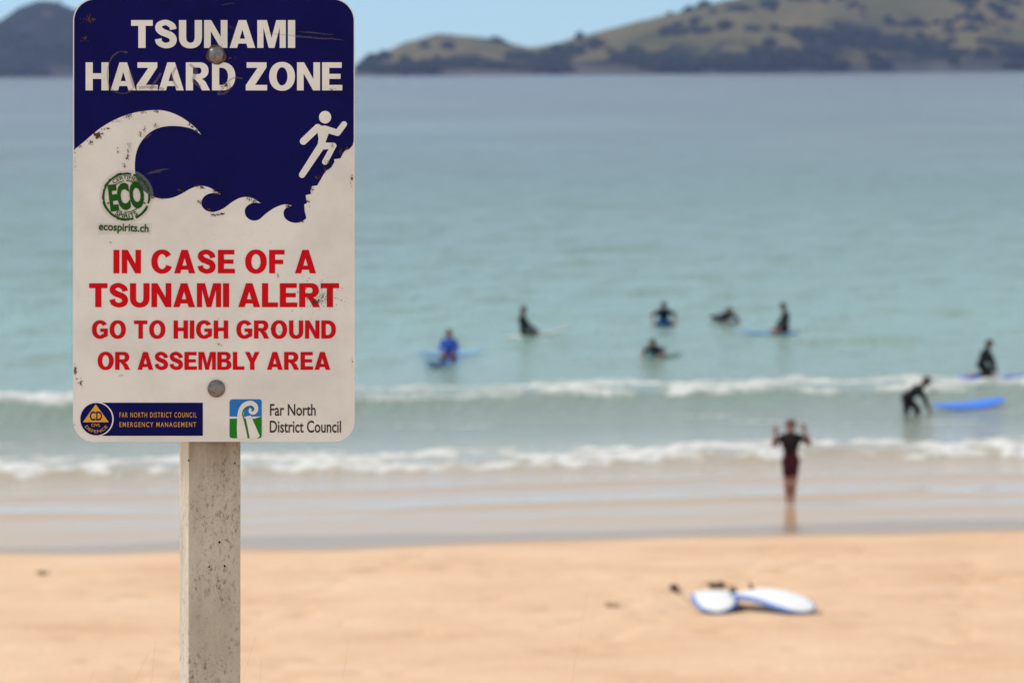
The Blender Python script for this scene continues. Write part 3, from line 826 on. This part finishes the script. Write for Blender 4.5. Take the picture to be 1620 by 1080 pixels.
# ---------------------------------------------------------------- surfboards
def surfboard(name, label, loc, yaw, L, W, deck, bottom, rn=.12, rt=.05, pitch=0, roll=0, flip=False, nose=.62, tail=.55, fins=True, finmat=None, th=.07, group='surfboards', cat='surfboard'):
    """yaw: direction of the nose, degrees from +X. Origin at the middle of the board."""
    loc = (loc[0], loc[1], loc[2] + sea_level(loc[0], loc[1]))
    root = empty(name, loc)
    M = Matrix.Rotation(R(yaw), 4, 'Z') @ Matrix.Rotation(R(-pitch), 4, 'Y') @ Matrix.Rotation(R(roll + (180 if flip else 0)), 4, 'X')
    root.rotation_euler = M.to_euler()
    tag(root, label, cat, group)
    N, C = 40, 20
    def rocker(u):
        return rn * max(0, (u - .45) / .55) ** 2 + rt * max(0, (.45 - u) / .45) ** 2
    bm = bmesh.new(); rings = []
    for j in range(N + 1):
        u = .5 - .5 * math.cos(math.pi * j / N)
        wn_ = (1 - max(0, (u - .5) / .5) ** (2 + nose * 2)) ** (.5 + .12 * (1 - nose)); wt = (1 - (max(0, (.5 - u) / .5) ** 3) * (1 - tail * .62)) * (sstep(-.001, .035, u) ** .5)
        hw = max(.004, W / 2 * wn_ * wt); ht = max(.006, th / 2 * min(1, (4 * u * (1 - u)) ** .4 + .12))
        x = (u - .5) * L; zc = rocker(u); ring = []
        for k in range(C):
            a = 6.2832 * k / C; c, s = math.cos(a), math.sin(a)
            ring.append(bm.verts.new((x, hw * math.copysign(abs(c) ** .75, c), zc + ht * math.copysign(abs(s) ** .8, s))))
        rings.append(ring)
    for j in range(N):
        for k in range(C):
            m_ = (k + 1) % C
            f = bm.faces.new((rings[j][k], rings[j + 1][k], rings[j + 1][m_], rings[j][m_]))
            f.material_index = 0 if k < C // 2 + 2 or k >= C - 2 else 1
    bm.faces.new(rings[0]); bm.faces.new(rings[-1][::-1])
    from_bm('hull', bm, [deck, bottom], root, True)
    if fins:
        for (u, y) in ((.06, 0), (.15, W * .27), (.15, -W * .27)):
            bm = bmesh.new(); x = (u - .5) * L; z0 = rocker(u) - th / 2 * .75
            pts = [(.07, 0), (.03, -.06), (-.03, -.115), (-.055, -.118), (-.045, -.07), (-.05, 0)]
            for sgn in (1, -1):
                vs = [bm.verts.new((x + a, y + sgn * .006 * (1 - abs(b) / .14), z0 + b)) for a, b in pts]
                if sgn > 0: fa = vs; bm.faces.new(vs)
                else: bm.faces.new(vs[::-1]); fb_ = vs
            for k in range(6):
                j = (k + 1) % 6; bm.faces.new((fa[k], fa[j], fb_[j], fb_[k]))
            from_bm('fin', bm, finmat or bottom, root)
    return root

def tube_bm(pts, r, n=8):
    bm = bmesh.new(); rings = []
    for k, p in enumerate(pts):
        d = (Vector(pts[min(len(pts) - 1, k + 1)]) - Vector(pts[max(0, k - 1)])).normalized()
        a = d.orthogonal().normalized() if k == 0 else (a - d * a.dot(d)).normalized()
        b = d.cross(a)
        rr = r[k] if hasattr(r, '__len__') else r
        rings.append([bm.verts.new(Vector(p) + (a * math.cos(6.2832 * i / n) + b * math.sin(6.2832 * i / n)) * rr) for i in range(n)])
    for A, B in zip(rings, rings[1:]):
        for i in range(n): bm.faces.new((A[i], A[(i + 1) % n], B[(i + 1) % n], B[i]))
    bm.faces.new(rings[0][::-1]); bm.faces.new(rings[-1]); return bm

# ---------------------------------------------------------------- people
def capsule(bm, a, b, ra, rb, n=12):
    a, b = Vector(a), Vector(b)
    if (b - a).length < 1e-4: b = a + Vector((0, 0, 1e-3))
    d = (b - a).normalized(); u = d.orthogonal().normalized(); v = d.cross(u)
    rings = []; pole0 = bm.verts.new(a - d * ra); pole1 = bm.verts.new(b + d * rb)
    for k in range(1, 5):
        t = math.pi / 2 * k / 4; rings.append((a - d * ra * math.cos(t), ra * math.sin(t)))
    for k in range(0, 4):
        t = math.pi / 2 * k / 4; rings.append((b + d * rb * math.sin(t), rb * math.cos(t)))
    R_ = [[bm.verts.new(c + (u * math.cos(6.2832 * i / n) + v * math.sin(6.2832 * i / n)) * r) for i in range(n)] for c, r in rings]
    for A, B in zip(R_, R_[1:]):
        for i in range(n): bm.faces.new((A[i], A[(i + 1) % n], B[(i + 1) % n], B[i]))
    for i in range(n):
        bm.faces.new((pole0, R_[0][(i + 1) % n], R_[0][i])); bm.faces.new((pole1, R_[-1][i], R_[-1][(i + 1) % n]))

MAT = {}
def person(label, loc, facing, J, clothes, hair='hair_dark', skin='skin', scale=1.0, face=None, voxel=.013, curl=.35, group='surfers in the sea', bulk=1.12):
    """J: joints in the body frame (right, forward, up). clothes: list of (name, material, {bone: (t0, t1)})."""
    Fv = Vector((facing[0], facing[1], 0)).normalized(); Rv = Vector((Fv.y, -Fv.x, 0)); Uv = Vector((0, 0, 1))
    W = lambda p: (Rv * p[0] + Fv * p[1] + Uv * p[2]) * scale
    g = lambda k, s: W(J[k + s]) if (k + s) in J else W((J[k][0] * (1 if s == 'R' else -1), J[k][1], J[k][2]))
    bones = []
    def bone(lab, a, b, ra, rb): k_ = bulk if lab in ('hips', 'torso', 'thigh', 'upperarm', 'shin') else 1.0; bones.append((lab, Vector(a), Vector(b), ra * scale * k_, rb * scale * k_))
    hip = {s: g('hip', s) for s in 'LR'}; sh = {s: g('sh', s) for s in 'LR'}
    pel = (hip['L'] + hip['R']) / 2; chest = (sh['L'] + sh['R']) / 2
    up = (chest - pel).normalized()
    right = (sh['R'] - sh['L']).normalized(); fwd = up.cross(right).normalized()
    if fwd.dot(Fv) < 0 and abs(fwd.dot(Fv)) > .2: fwd = -fwd
    neck = W(J['neck']); head = W(J['head'])
    mid = pel + (chest - pel) * .45
    if 'mid' in J: mid = W(J['mid'])
    bone('hips', hip['L'], hip['R'], .098, .098)
    bone('torso', pel, mid, .108, .094); bone('torso', mid, chest - up * .09 * scale, .094, .116)
    for s, q in (('L', -1), ('R', 1)):
        bone('torso', hip[s] * .8 + pel * .2, mid + right * q * .045 * scale, .092, .080)
        bone('torso', mid + right * q * .045 * scale, chest + right * q * .085 * scale - up * .10 * scale, .080, .10)
    bone('torso', sh['L'] * .85 + chest * .15, sh['R'] * .85 + chest * .15, .062, .062)
    bone('torso', sh['L'] * .6 + chest * .4, neck, .055, .052); bone('torso', sh['R'] * .6 + chest * .4, neck, .055, .052)
    fdir = W(face).normalized() if face else (Fv - Uv * .1).normalized()
    bone('neck', neck, head - Uv * .07 * scale - fdir * .01, .054, .052)
    hup = (Uv - fdir * Uv.dot(fdir)).normalized(); hr = fdir.cross(hup)
    bone('head', head - fdir * .015 * scale + hup * .02 * scale, head + fdir * .012 * scale + hup * .03 * scale, .092, .088)
    bone('head', head + fdir * .03 * scale - hup * .075 * scale, head + fdir * .03 * scale, .045, .07)
    bone('head', head + fdir * .085 * scale + hup * .01 * scale, head + fdir * .108 * scale - hup * .022 * scale, .012, .015)      # nose
    bone('head', head + fdir * .082 * scale - hup * .055 * scale - hr * .015 * scale, head + fdir * .082 * scale - hup * .055 * scale + hr * .015 * scale, .012, .012)  # lips
    bone('head', head + fdir * .075 * scale + hup * .042 * scale - hr * .035 * scale, head + fdir * .075 * scale + hup * .042 * scale + hr * .035 * scale, .016, .016)  # brow
    for q in (-1, 1): bone('head', head + hr * q * .083 * scale - hup * .02 * scale, head + hr * q * .088 * scale + hup * .02 * scale, .014, .018)
    for s, q in (('L', -1), ('R', 1)):
        el, wr = g('el', s), g('wr', s)
        bone('upperarm', sh[s], el, .056, .043); bone('forearm', el, el + (wr - el) * .35, .042, .044); bone('forearm', el + (wr - el) * .35, wr, .044, .028)
        hd = W(J['hand' + s]).normalized() if ('hand' + s) in J else (W(J['hand']).normalized() if 'hand' in J else (wr - el).normalized())
        # palm normal: perpendicular to hand direction
        pn = fwd - hd * fwd.dot(hd)
        pn = pn.normalized() if pn.length > .15 else hd.orthogonal().normalized()
        sd = hd.cross(pn).normalized()
        if sd.dot(right) * q > 0: sd = -sd           # thumb side towards the body
        k = scale
        for e in (-.026, -.009, .009, .026): bone('hand', wr + sd * e * .6 * k, wr + hd * .085 * k + sd * e * k, .017, .015)
        for e, ln in ((.031, .062), (.0105, .074), (-.0105, .068), (-.031, .052)):
            a = wr + hd * .088 * k + sd * e * k; m1 = a + (hd + pn * curl * .5 + sd * e * 4).normalized() * ln * .5 * k; m2 = m1 + (hd + pn * curl * 1.6 + sd * e * 4).normalized() * ln * .5 * k
            bone('hand', a, m1, .0105, .0095); bone('hand', m1, m2, .0095, .0085)
        t0 = wr + hd * .025 * k + sd * .024 * k; t1 = t0 + (hd * .6 + sd * .75 + pn * .25).normalized() * .04 * k; t2 = t1 + (hd * .9 + sd * .35 + pn * .3).normalized() * .034 * k
        bone('hand', t0, t1, .014, .012); bone('hand', t1, t2, .0115, .0095)
        kn, an = g('knee', s), g('ank', s)
        bone('thigh', hip[s], kn, .092, .058); cv = an + (kn - an) * .68
        shin = (kn - an).normalized(); ft = W(J['foot' + s]) if ('foot' + s) in J else (W(J['foot']) if 'foot' in J else Fv * .2)
        bkd = -(ft - shin * ft.dot(shin)).normalized()
        bone('shin', kn, cv + bkd * .012 * k, .056, .057); bone('shin', cv + bkd * .012 * k, an, .057, .036)
        fd = ft.normalized(); dn = -shin
        heel = an + dn * .03 * k - fd * .035 * k; ball = an + dn * .045 * k + fd * .13 * k
        bone('foot', an, heel, .036, .034); bone('foot', an + fd * .02 * k, ball, .036, .027); bone('foot', heel, ball, .03, .027)
        sdt = fd.cross(dn).normalized()
        for e in (-.028, 0, .028): bone('foot', ball + sdt * e * k, ball + fd * (.055 - abs(e) * .4) * k + sdt * e * k, .018, .013)
    bm = bmesh.new()
    for lab, a, b, ra, rb in bones: capsule(bm, a, b, ra, rb)
    tm = bpy.data.meshes.new('tmp'); bm.to_mesh(tm); bm.free()
    to = bpy.data.objects.new('tmp', tm); COL.objects.link(to)
    md = to.modifiers.new('r', 'REMESH'); md.mode = 'VOXEL'; md.voxel_size = voxel * scale; md.use_smooth_shade = True
    m2 = to.modifiers.new('s', 'SMOOTH'); m2.factor = .5; m2.iterations = 2
    dg = bpy.context.evaluated_depsgraph_get(); me = bpy.data.meshes.new_from_object(to.evaluated_get(dg))
    bpy.data.objects.remove(to); bpy.data.meshes.remove(tm)
    me.polygons.foreach_set('use_smooth', [True] * len(me.polygons))
    me.name = 'person'
    body = bpy.data.objects.new('person', me); COL.objects.link(body); body.location = (loc[0], loc[1], loc[2] + sea_level(loc[0], loc[1]))
    me.materials.clear(); me.materials.append(MAT[skin])
    tag(body, label, 'person', group)
    # clothing and hair grow from the body's own surface
    keys = []
    for p in me.polygons:
        c = p.center; best = 9; bl = None
        for lab, a, b, ra, rb in bones:
            ab = b - a; t = max(0, min(1, (c - a).dot(ab) / max(1e-9, ab.length_squared)))
            d = (c - a - ab * t).length - (ra + (rb - ra) * t)
            if d < best: best = d; bl = (lab, t, a, b)
        keys.append(bl)
    def limbt(bl, c):
        return bl[1]
    def shell(name, mat, test, off):
        idx = {}; v = []; f = []
        for p, bl in zip(me.polygons, keys):
            if not test(p, bl): continue
            q = []
            for vi in p.vertices:
                if vi not in idx:
                    idx[vi] = len(v); V_ = me.vertices[vi]; v.append(V_.co + V_.normal * off)
                q.append(idx[vi])
            f.append(q)
        if f: return from_py(name, v, f, MAT[mat], body, True)
    # continuous limb parameter for the split shin / forearm bones
    spans = {'forearm': [], 'shin': []}
    for lab, a, b, ra, rb in bones:
        if lab in spans: spans[lab].append((a, b))
    def tpar(p, bl):
        if bl[0] not in spans: return bl[1]
        L = spans[bl[0]]
        for k in range(0, len(L), 2):
            if (bl[2], bl[3]) in (L[k], L[k + 1]):
                a, b = L[k][0], L[k + 1][1]; ab = b - a; return max(0, min(1, (p.center - a).dot(ab) / ab.length_squared))
        return .5
    for cname, mat, reg in clothes:
        def tst(p, bl, reg=reg):
            if bl[0] not in reg: return False
            lo, hi = reg[bl[0]]
            if bl[0] == 'torso':
                t = (p.center - pel).dot(up) / (chest - pel).length; return lo <= t <= hi
            return lo <= tpar(p, bl) <= hi
        shell(cname, mat, tst, .006 * scale)
    def hairtest(p, bl):
        if bl[0] not in ('head', 'neck'): return False
        d = p.center - head; f_ = d.dot(fdir); u_ = d.dot(hup)
        return u_ > .055 * scale or (f_ < .0 and u_ > -.09 * scale) or (f_ < .035 * scale and u_ > .02 * scale)
    shell('hair', hair, hairtest, .014 * scale)
    for q in (-1, 1):
        bm = bmesh.new(); bmesh.ops.create_uvsphere(bm, u_segments=8, v_segments=6, radius=.011 * scale)
        bmesh.ops.translate(bm, verts=bm.verts, vec=head + fdir * .088 * scale + hup * .018 * scale + hr * q * .032 * scale)
        from_bm('eye', bm, MAT['eye'], body, True)
    return body

FULL = {'hips': (0, 1), 'torso': (-9, 9), 'upperarm': (0, 1), 'forearm': (0, .92), 'thigh': (0, 1), 'shin': (0, .93), 'neck': (0, .45)}
SHORT = {'hips': (0, 1), 'torso': (-9, 9), 'upperarm': (0, .85), 'thigh': (0, .75)}

def on_sand(px, py):
    z = .4
    for _ in range(12):
        p = at(px, py, z); z = sand_z(p.x, p.y)
    return p

def sea_level(x, y):
    return sum(wave_at(x + a * .6, y + b * .6)[0] for a in (-1, 0, 1) for b in (-1, 0, 1)) / 9 if y > 77 else 0.0

def build_people_and_boards():
    MAT['skin'] = simple('skin', (.32, .145, .09), .55, .1, 20); MAT['hair_dark'] = simple('hair_dark', (.03, .017, .011), .6, .3, 60)
    MAT['hair_brown'] = simple('hair_brown', (.09, .045, .025), .6, .3, 60); MAT['eye'] = simple('eye_dark', (.02, .015, .012), .2, .1)
    MAT['neoprene'] = simple('black_neoprene', (.006, .006, .008), .6, .3, 12, .2); MAT['navy'] = simple('navy_neoprene', (.007, .012, .032), .6, .3, 12, .2)
    MAT['blue_vest'] = simple('blue_vest', (.03, .10, .50), .7, .15, 12); MAT['maroon'] = simple('maroon_neoprene', (.055, .004, .010), .6, .3, 12, .2)
    MAT['dark_top'] = simple('dark_top', (.013, .005, .007), .6, .3, 12, .2); MAT['pale_blue'] = simple('pale_blue_vest', (.10, .22, .50), .7, .15, 12)
    foam_white = simple('board_white', (.80, .80, .79), .35, .04, 5); blue = simple('board_blue', (.035, .20, .78), .4, .08, 5)
    sky_blue = simple('board_light_blue', (.20, .45, .80), .4, .08, 5); olive = simple('board_olive', (.09, .12, .06), .4, .15, 5)
    vivid = simple('board_vivid_blue', (.05, .26, .88), .4, .08, 5)
    teal = simple('board_dull_green', (.12, .27, .22), .4, .15, 5)
    cream = simple('board_cream', (.55, .55, .50), .4, .08, 5); black = simple('fin_black', (.012, .012, .014), .4, .2, 20)
    rail = simple('rail_blue', (.05, .17, .52), .4, .1, 5)

    SIT = {'hip': (.09, 0, .13), 'knee': (.23, .36, .05), 'ank': (.25, .30, -.36), 'sh': (.18, .0, .60), 'neck': (0, .01, .67), 'head': (0, .04, .82),
           'el': (.25, .10, .36), 'wr': (.15, .33, .22), 'foot': (0, .2, -.05)}
    # wading figure in the shallows, hands raised
    p = at(1251, 797, -.02)
    z0 = sand_z(p.x, p.y)
    person('person in short maroon and black wetsuit standing ankle deep with both hands raised', (p.x, p.y, z0 + .0), (0, -1),
           {'hip': (.082, 0, .87), 'kneeL': (-.055, .07, .47), 'kneeR': (.075, .03, .46), 'ankL': (-.03, -.02, .075), 'ankR': (.07, .06, .075),
            'sh': (.165, 0, 1.335), 'neck': (0, 0, 1.41), 'head': (0, .02, 1.555), 'elR': (.33, .03, 1.175), 'elL': (-.365, .03, 1.20), 'wrR': (.295, .10, 1.40), 'wrL': (-.255, .10, 1.45),
            'handR': (.0, .1, 1), 'handL': (.1, .1, 1)},
           [('wetsuit', 'dark_top', {'torso': (.35, 9), 'upperarm': (0, .9)}), ('wetsuit_shorts', 'maroon', {'hips': (0, 1), 'torso': (-9, .35), 'thigh': (0, .72)})],
           hair='hair_brown', voxel=.0105, curl=.2, bulk=1.0)
    # sitting, side-on to the right, left of the group
    p = at(829, 534)
    person('person in black wetsuit sitting side on with a cream board pointing right', (p.x, p.y, 0), (1, -.15),
           dict(SIT, sh=(.18, -.06, .60), neck=(0, -.04, .67), head=(0, .0, .81), wr=(.16, .36, .20)), [('wetsuit', 'neoprene', FULL)], face=(0, 1, -.1))
    surfboard('surfboard', 'cream surfboard with raised nose under the side on surfer in black', (p.x + .42, p.y - .06, .03), -8, 2.1, .54, cream, cream, pitch=7, fins=False)
    # blue vest
    p = at(711, 577)
    person('person in blue vest kneeling upright over two crossed blue boards', (p.x, p.y + .15, .07), (-.15, -1),
           {'hip': (.09, -.02, .22), 'knee': (.16, .30, .08), 'ank': (.15, -.10, .06), 'sh': (.18, .03, .61), 'neck': (0, .04, .68), 'head': (0, .07, .81),
            'el': (.25, .10, .38), 'wr': (.13, .30, .24), 'foot': (0, -.2, -.02)},
           [('vest', 'blue_vest', {'torso': (-9, 9), 'upperarm': (0, 1), 'forearm': (0, .6)}), ('wetsuit_shorts', 'neoprene', {'hips': (0, 1), 'thigh': (0, 1), 'shin': (0, .6)})], hair='hair_brown')
    surfboard('surfboard', 'bright blue surfboard pointing at the shore under the person in blue vest', (p.x - .20, p.y + .12, .06), 247, 2.1, .58, vivid, vivid, pitch=1, fins=False)
    q = at(711, 561)
    surfboard('surfboard', 'light blue surfboard floating crosswise behind the person in blue vest', (q.x, q.y + .3, .04), 2, 1.95, .54, sky_blue, sky_blue, rn=.12, rt=.1, fins=False)
    # facing the shore, arms spread
    p = at(1050, 511)
    person('person in black wetsuit facing the shore with both arms spread over a blue board', (p.x, p.y, 0), (0, -1),
           dict(SIT, sh=(.19, .10, .44), neck=(0, .14, .52), head=(0, .19, .64), el=(.37, .12, .30), wr=(.36, .25, .10), hip=(.09, -.05, .10)), [('wetsuit', 'neoprene', {k: v for k, v in FULL.items() if k != 'forearm'})])
    surfboard('surfboard', 'blue surfboard seen nose on below the surfer with spread arms', (p.x, p.y - .25, .03), 268, 2.1, .56, blue, blue, pitch=4, fins=False)
    # prone
    PRONE = {'hip': (.09, -.55, .14), 'knee': (.10, -.98, .13), 'ank': (.10, -1.38, .13), 'sh': (.18, -.03, .24), 'neck': (0, .04, .29), 'head': (0, .12, .40),
             'el': (.30, .10, .12), 'wr': (.24, .36, .05), 'foot': (0, -.2, .02), 'mid': (0, -.30, .16)}
    p = at(1152, 511)
    person('person in dark blue wetsuit lying prone on a board between two other surfers', (p.x, p.y, .02), (.28, -.96), PRONE, [('wetsuit', 'navy', FULL)])
    surfboard('surfboard', 'dark surfboard under the prone surfer in dark blue wetsuit', (p.x - .10, p.y + .40, .03), -73.7, 2.0, .50, olive, olive, fins=False, rn=.08)
    # sitting facing left
    p = at(1242, 527)
    person('person in black wetsuit with bare knees sitting on a light blue board facing left', (p.x, p.y, 0), (-1, -.2),
           dict(SIT, sh=(.18, -.02, .61), neck=(0, .02, .68), head=(0, .06, .83), knee=(.24, .38, .10), el=(.24, .08, .37), wr=(.18, .28, .16)),
           [('wetsuit', 'neoprene', {'hips': (0, 1), 'torso': (-9, 9), 'upperarm': (0, 1), 'forearm': (0, .92), 'thigh': (0, .6)})], face=(0, 1, -.15))
    surfboard('surfboard', 'light blue surfboard pointing left from under the bare kneed surfer', (p.x - .55, p.y - .05, .03), 186, 2.0, .56, sky_blue, sky_blue, pitch=2, fins=False)
    # prone, nearer
    p = at(1033, 567)
    person('person in pale blue vest lying low on a dull green board', (p.x, p.y, .03), (-.2, -.98),
           dict(PRONE, sh=(.18, -.03, .24), head=(0, .10, .41)), [('vest', 'pale_blue', {'torso': (-9, .9)}), ('wetsuit_sleeves', 'navy', {'torso': (.9, 9), 'upperarm': (0, .7)}), ('wetsuit_legs', 'navy', {'hips': (0, 1), 'thigh': (0, 1), 'shin': (0, .9)})])
    surfboard('surfboard', 'dull green surfboard trailing right beneath the person in pale blue vest', (p.x + .24, p.y + .36, .05), 232, 1.8, .54, teal, teal, fins=False)
    # kneeling, far right
    p = at(1557, 608)
    person('person in black wetsuit kneeling high on a blue board at the outer breaker', (p.x, p.y, .05), (.92, -.35),
           {'hip': (.09, -.08, .33), 'knee': (.14, .12, .05), 'ank': (.13, -.26, .04), 'sh': (.18, .05, .67), 'neck': (0, .08, .74), 'head': (0, .13, .86),
            'el': (.21, .19, .42), 'wr': (.19, .27, .10), 'foot': (0, -.2, 0)}, [('wetsuit', 'neoprene', FULL)], face=(0, 1, -.35))
    surfboard('surfboard', 'blue surfboard in the white foam under the kneeling surfer', (p.x + .18, p.y, .03), -6, 1.75, .56, blue, blue, fins=False, rn=.08, rt=.03)
    # bending, wading
    p = at(1438, 653)
    person('person in black wetsuit wading bent over and holding a long blue board', (p.x, p.y, 0), (1, -.12),
           {'hip': (.12, -.06, .38), 'knee': (.14, .22, .10), 'kneeL': (-.12, -.06, .03), 'ank': (.12, .0, -.42), 'ankL': (-.12, -.22, -.42), 'sh': (.18, .25, .60), 'neck': (0, .33, .66), 'head': (0, .42, .76),
            'el': (.22, .37, .34), 'wr': (.16, .47, .10), 'foot': (0, .2, 0)}, [('wetsuit', 'neoprene', FULL)], face=(0, 1, -.3), bulk=1.22)
    a, b = at(1461, 650), at(1602, 641)
    m_ = (a + b) / 2
    surfboard('surfboard', 'long bright blue surfboard floating in front of the bent over wader', (m_.x, m_.y, .07), math.degrees(math.atan2(b.y - a.y, b.x - a.x)), 2.12, .6, blue, blue, fins=False, rn=.12, rt=.05, roll=10)

    # two upturned boards on the dry sand
    p = on_sand(1135, 971); z = p.z
    L = 1.8
    # nose towards the sea wall of the frame: its nose points at the viewer
    surfboard('surfboard', 'upturned white surfboard lying on the sand with its nose to the viewer', (p.x + .0, p.y + L / 2 - .05, z + .13), 270, L, .66, rail, foam_white, rn=.095, rt=.125, flip=True, nose=.85, finmat=black, th=.11)
    p2 = on_sand(1268, 970); z2 = p2.z
    yaw2 = 304
    d = Vector((math.cos(R(yaw2)), math.sin(R(yaw2)), 0))
    c2 = p2 - d * (L / 2 - .15)
    surfboard('surfboard', 'upturned white surfboard lying on the sand turned to the right', (c2.x, c2.y, z2 + .165), yaw2, L, .66, rail, foam_white, rn=.11, rt=.14, flip=True, nose=1.3, finmat=black, th=.11, pitch=-1, roll=5)
    # leash with its cuff, thrown out to the left
    a = p + Vector((-.28, L - .3, .06)); b = on_sand(1066, 934)
    pts = [a.lerp(b, k / 12) + Vector((0, .12 * math.sin(k * .9), 0)) for k in range(13)]
    pts = [Vector((q.x, q.y, sand_z(q.x, q.y) + .012)) for q in pts]
    lr = empty('surfboard_leash', pts[-1]); tag(lr, 'black ankle leash on the sand left of the upturned boards', 'leash')
    from_bm('cord', tube_bm([q - pts[-1] for q in pts], .006), black, lr, True)
    cuff = [(.045 * math.cos(6.2832 * k / 16), .045 * math.sin(6.2832 * k / 16), .035 + .012 * math.sin(6.2832 * k / 16)) for k in range(17)]
    from_bm('cuff', tube_bm(cuff, .03, 8), black, lr, True)
    # weed scraps
    wp = simple('bleached_weed', (.30, .22, .12), .9, .3, 30, .1)
    wm = simple('dry_weed', (.075, .055, .03), .9, .4, 30, .1)
    for px, py, n, lab in ((1134, 930, 24, 'dark tangle of seaweed on the sand behind the upturned boards'), (68, 909, 18, 'small brown weed scrap on the sand left of the post'),
                           (971, 961, 16, 'small brown weed scrap on the sand left of the boards')):
        q = on_sand(px, py); rnd = random.Random(px)
        bm = bmesh.new(); big = 1.0 if n > 20 else .7
        for k in range(n):
            a0 = rnd.uniform(0, 6.28); pts = []
            x, y, zz = rnd.gauss(0, .05) * big, rnd.gauss(0, .05) * big, .012
            for j in range(6):
                pts.append((x, y, zz)); a0 += rnd.uniform(-.9, .9); x += .03 * big * math.cos(a0); y += .03 * big * math.sin(a0); zz = .012 + rnd.uniform(0, .09 * big)
            t_ = tube_bm(pts, .007 * big, 5); me = bpy.data.meshes.new('t'); t_.to_mesh(me); t_.free(); bm.from_mesh(me); bpy.data.meshes.remove(me)
        o = from_bm('seaweed', bm, wm if n > 20 else wp, None, True); o.location = q; tag(o, lab, 'seaweed')

# ---------------------------------------------------------------- dune grass tips
def build_grass():
    gm = simple('dry_grass', (.42, .32, .18), .8, .25, 30, .2)
    rnd = random.Random(12); v = []; f = []
    spots = [(931, 932, 8.2), (246, 1012, 6.6), (236, 1030, 6.6), (405, 1006, 6.4), (414, 1040, 6.4), (552, 1012, 7.0), (275, 1062, 6.3), (384, 1048, 6.3), (150, 1060, 6.9)]
    for px, py, D in spots:
        tip = at_depth(px, py, D)
        bx, by = tip.x + rnd.uniform(-.25, .05), tip.y + rnd.uniform(-.1, .1); bz = sand_z(bx, by) - .03
        base = Vector((bx, by, bz)); prev = None
        lean = Vector((tip.x - bx, tip.y - by, 0))
        for k in range(13):
            t = k / 12; c = Vector((bx, by, bz + (tip.z - bz) * (t ** .92))) + lean * t ** 2.2
            wd = .0006 * (1 - t * .8)
            ring = [len(v) + i for i in range(3)]
            for i in range(3): v.append((c.x + wd * math.cos(2.094 * i), c.y + wd * math.sin(2.094 * i), c.z))
            if prev:
                for i in range(3): f.append((prev[i], prev[(i + 1) % 3], ring[(i + 1) % 3], ring[i]))
            prev = ring
    o = from_py('dune_grass', v, f, gm, smooth=True)
    tag(o, 'thin dry grass stalks rising from the dune around the sign', 'grass', kind='stuff')

build_sand()
build_sea()
build_islands()
build_sign()
build_people_and_boards()
build_grass()

# ---------------------------------------------------------------- sea air
def build_haze():
    m = bpy.data.materials.new('haze'); m.use_nodes = True
    n = m.node_tree.nodes; n.clear()
    out = n.new('ShaderNodeOutputMaterial'); v = n.new('ShaderNodeVolumePrincipled')
    v.inputs['Color'].default_value = (.44, .58, 1.0, 1); v.inputs['Density'].default_value = HAZE; v.inputs['Anisotropy'].default_value = .2
    m.node_tree.links.new(v.outputs[0], out.inputs['Volume'])
    bm = bmesh.new(); bmesh.ops.create_cube(bm, size=1)
    bmesh.ops.scale(bm, vec=(24000, 9400, 180), verts=bm.verts); bmesh.ops.translate(bm, vec=(0, 4560, 70), verts=bm.verts)
    o = from_bm('haze', bm, m); tag(o, kind='stuff')
HAZE = .0001
build_haze()
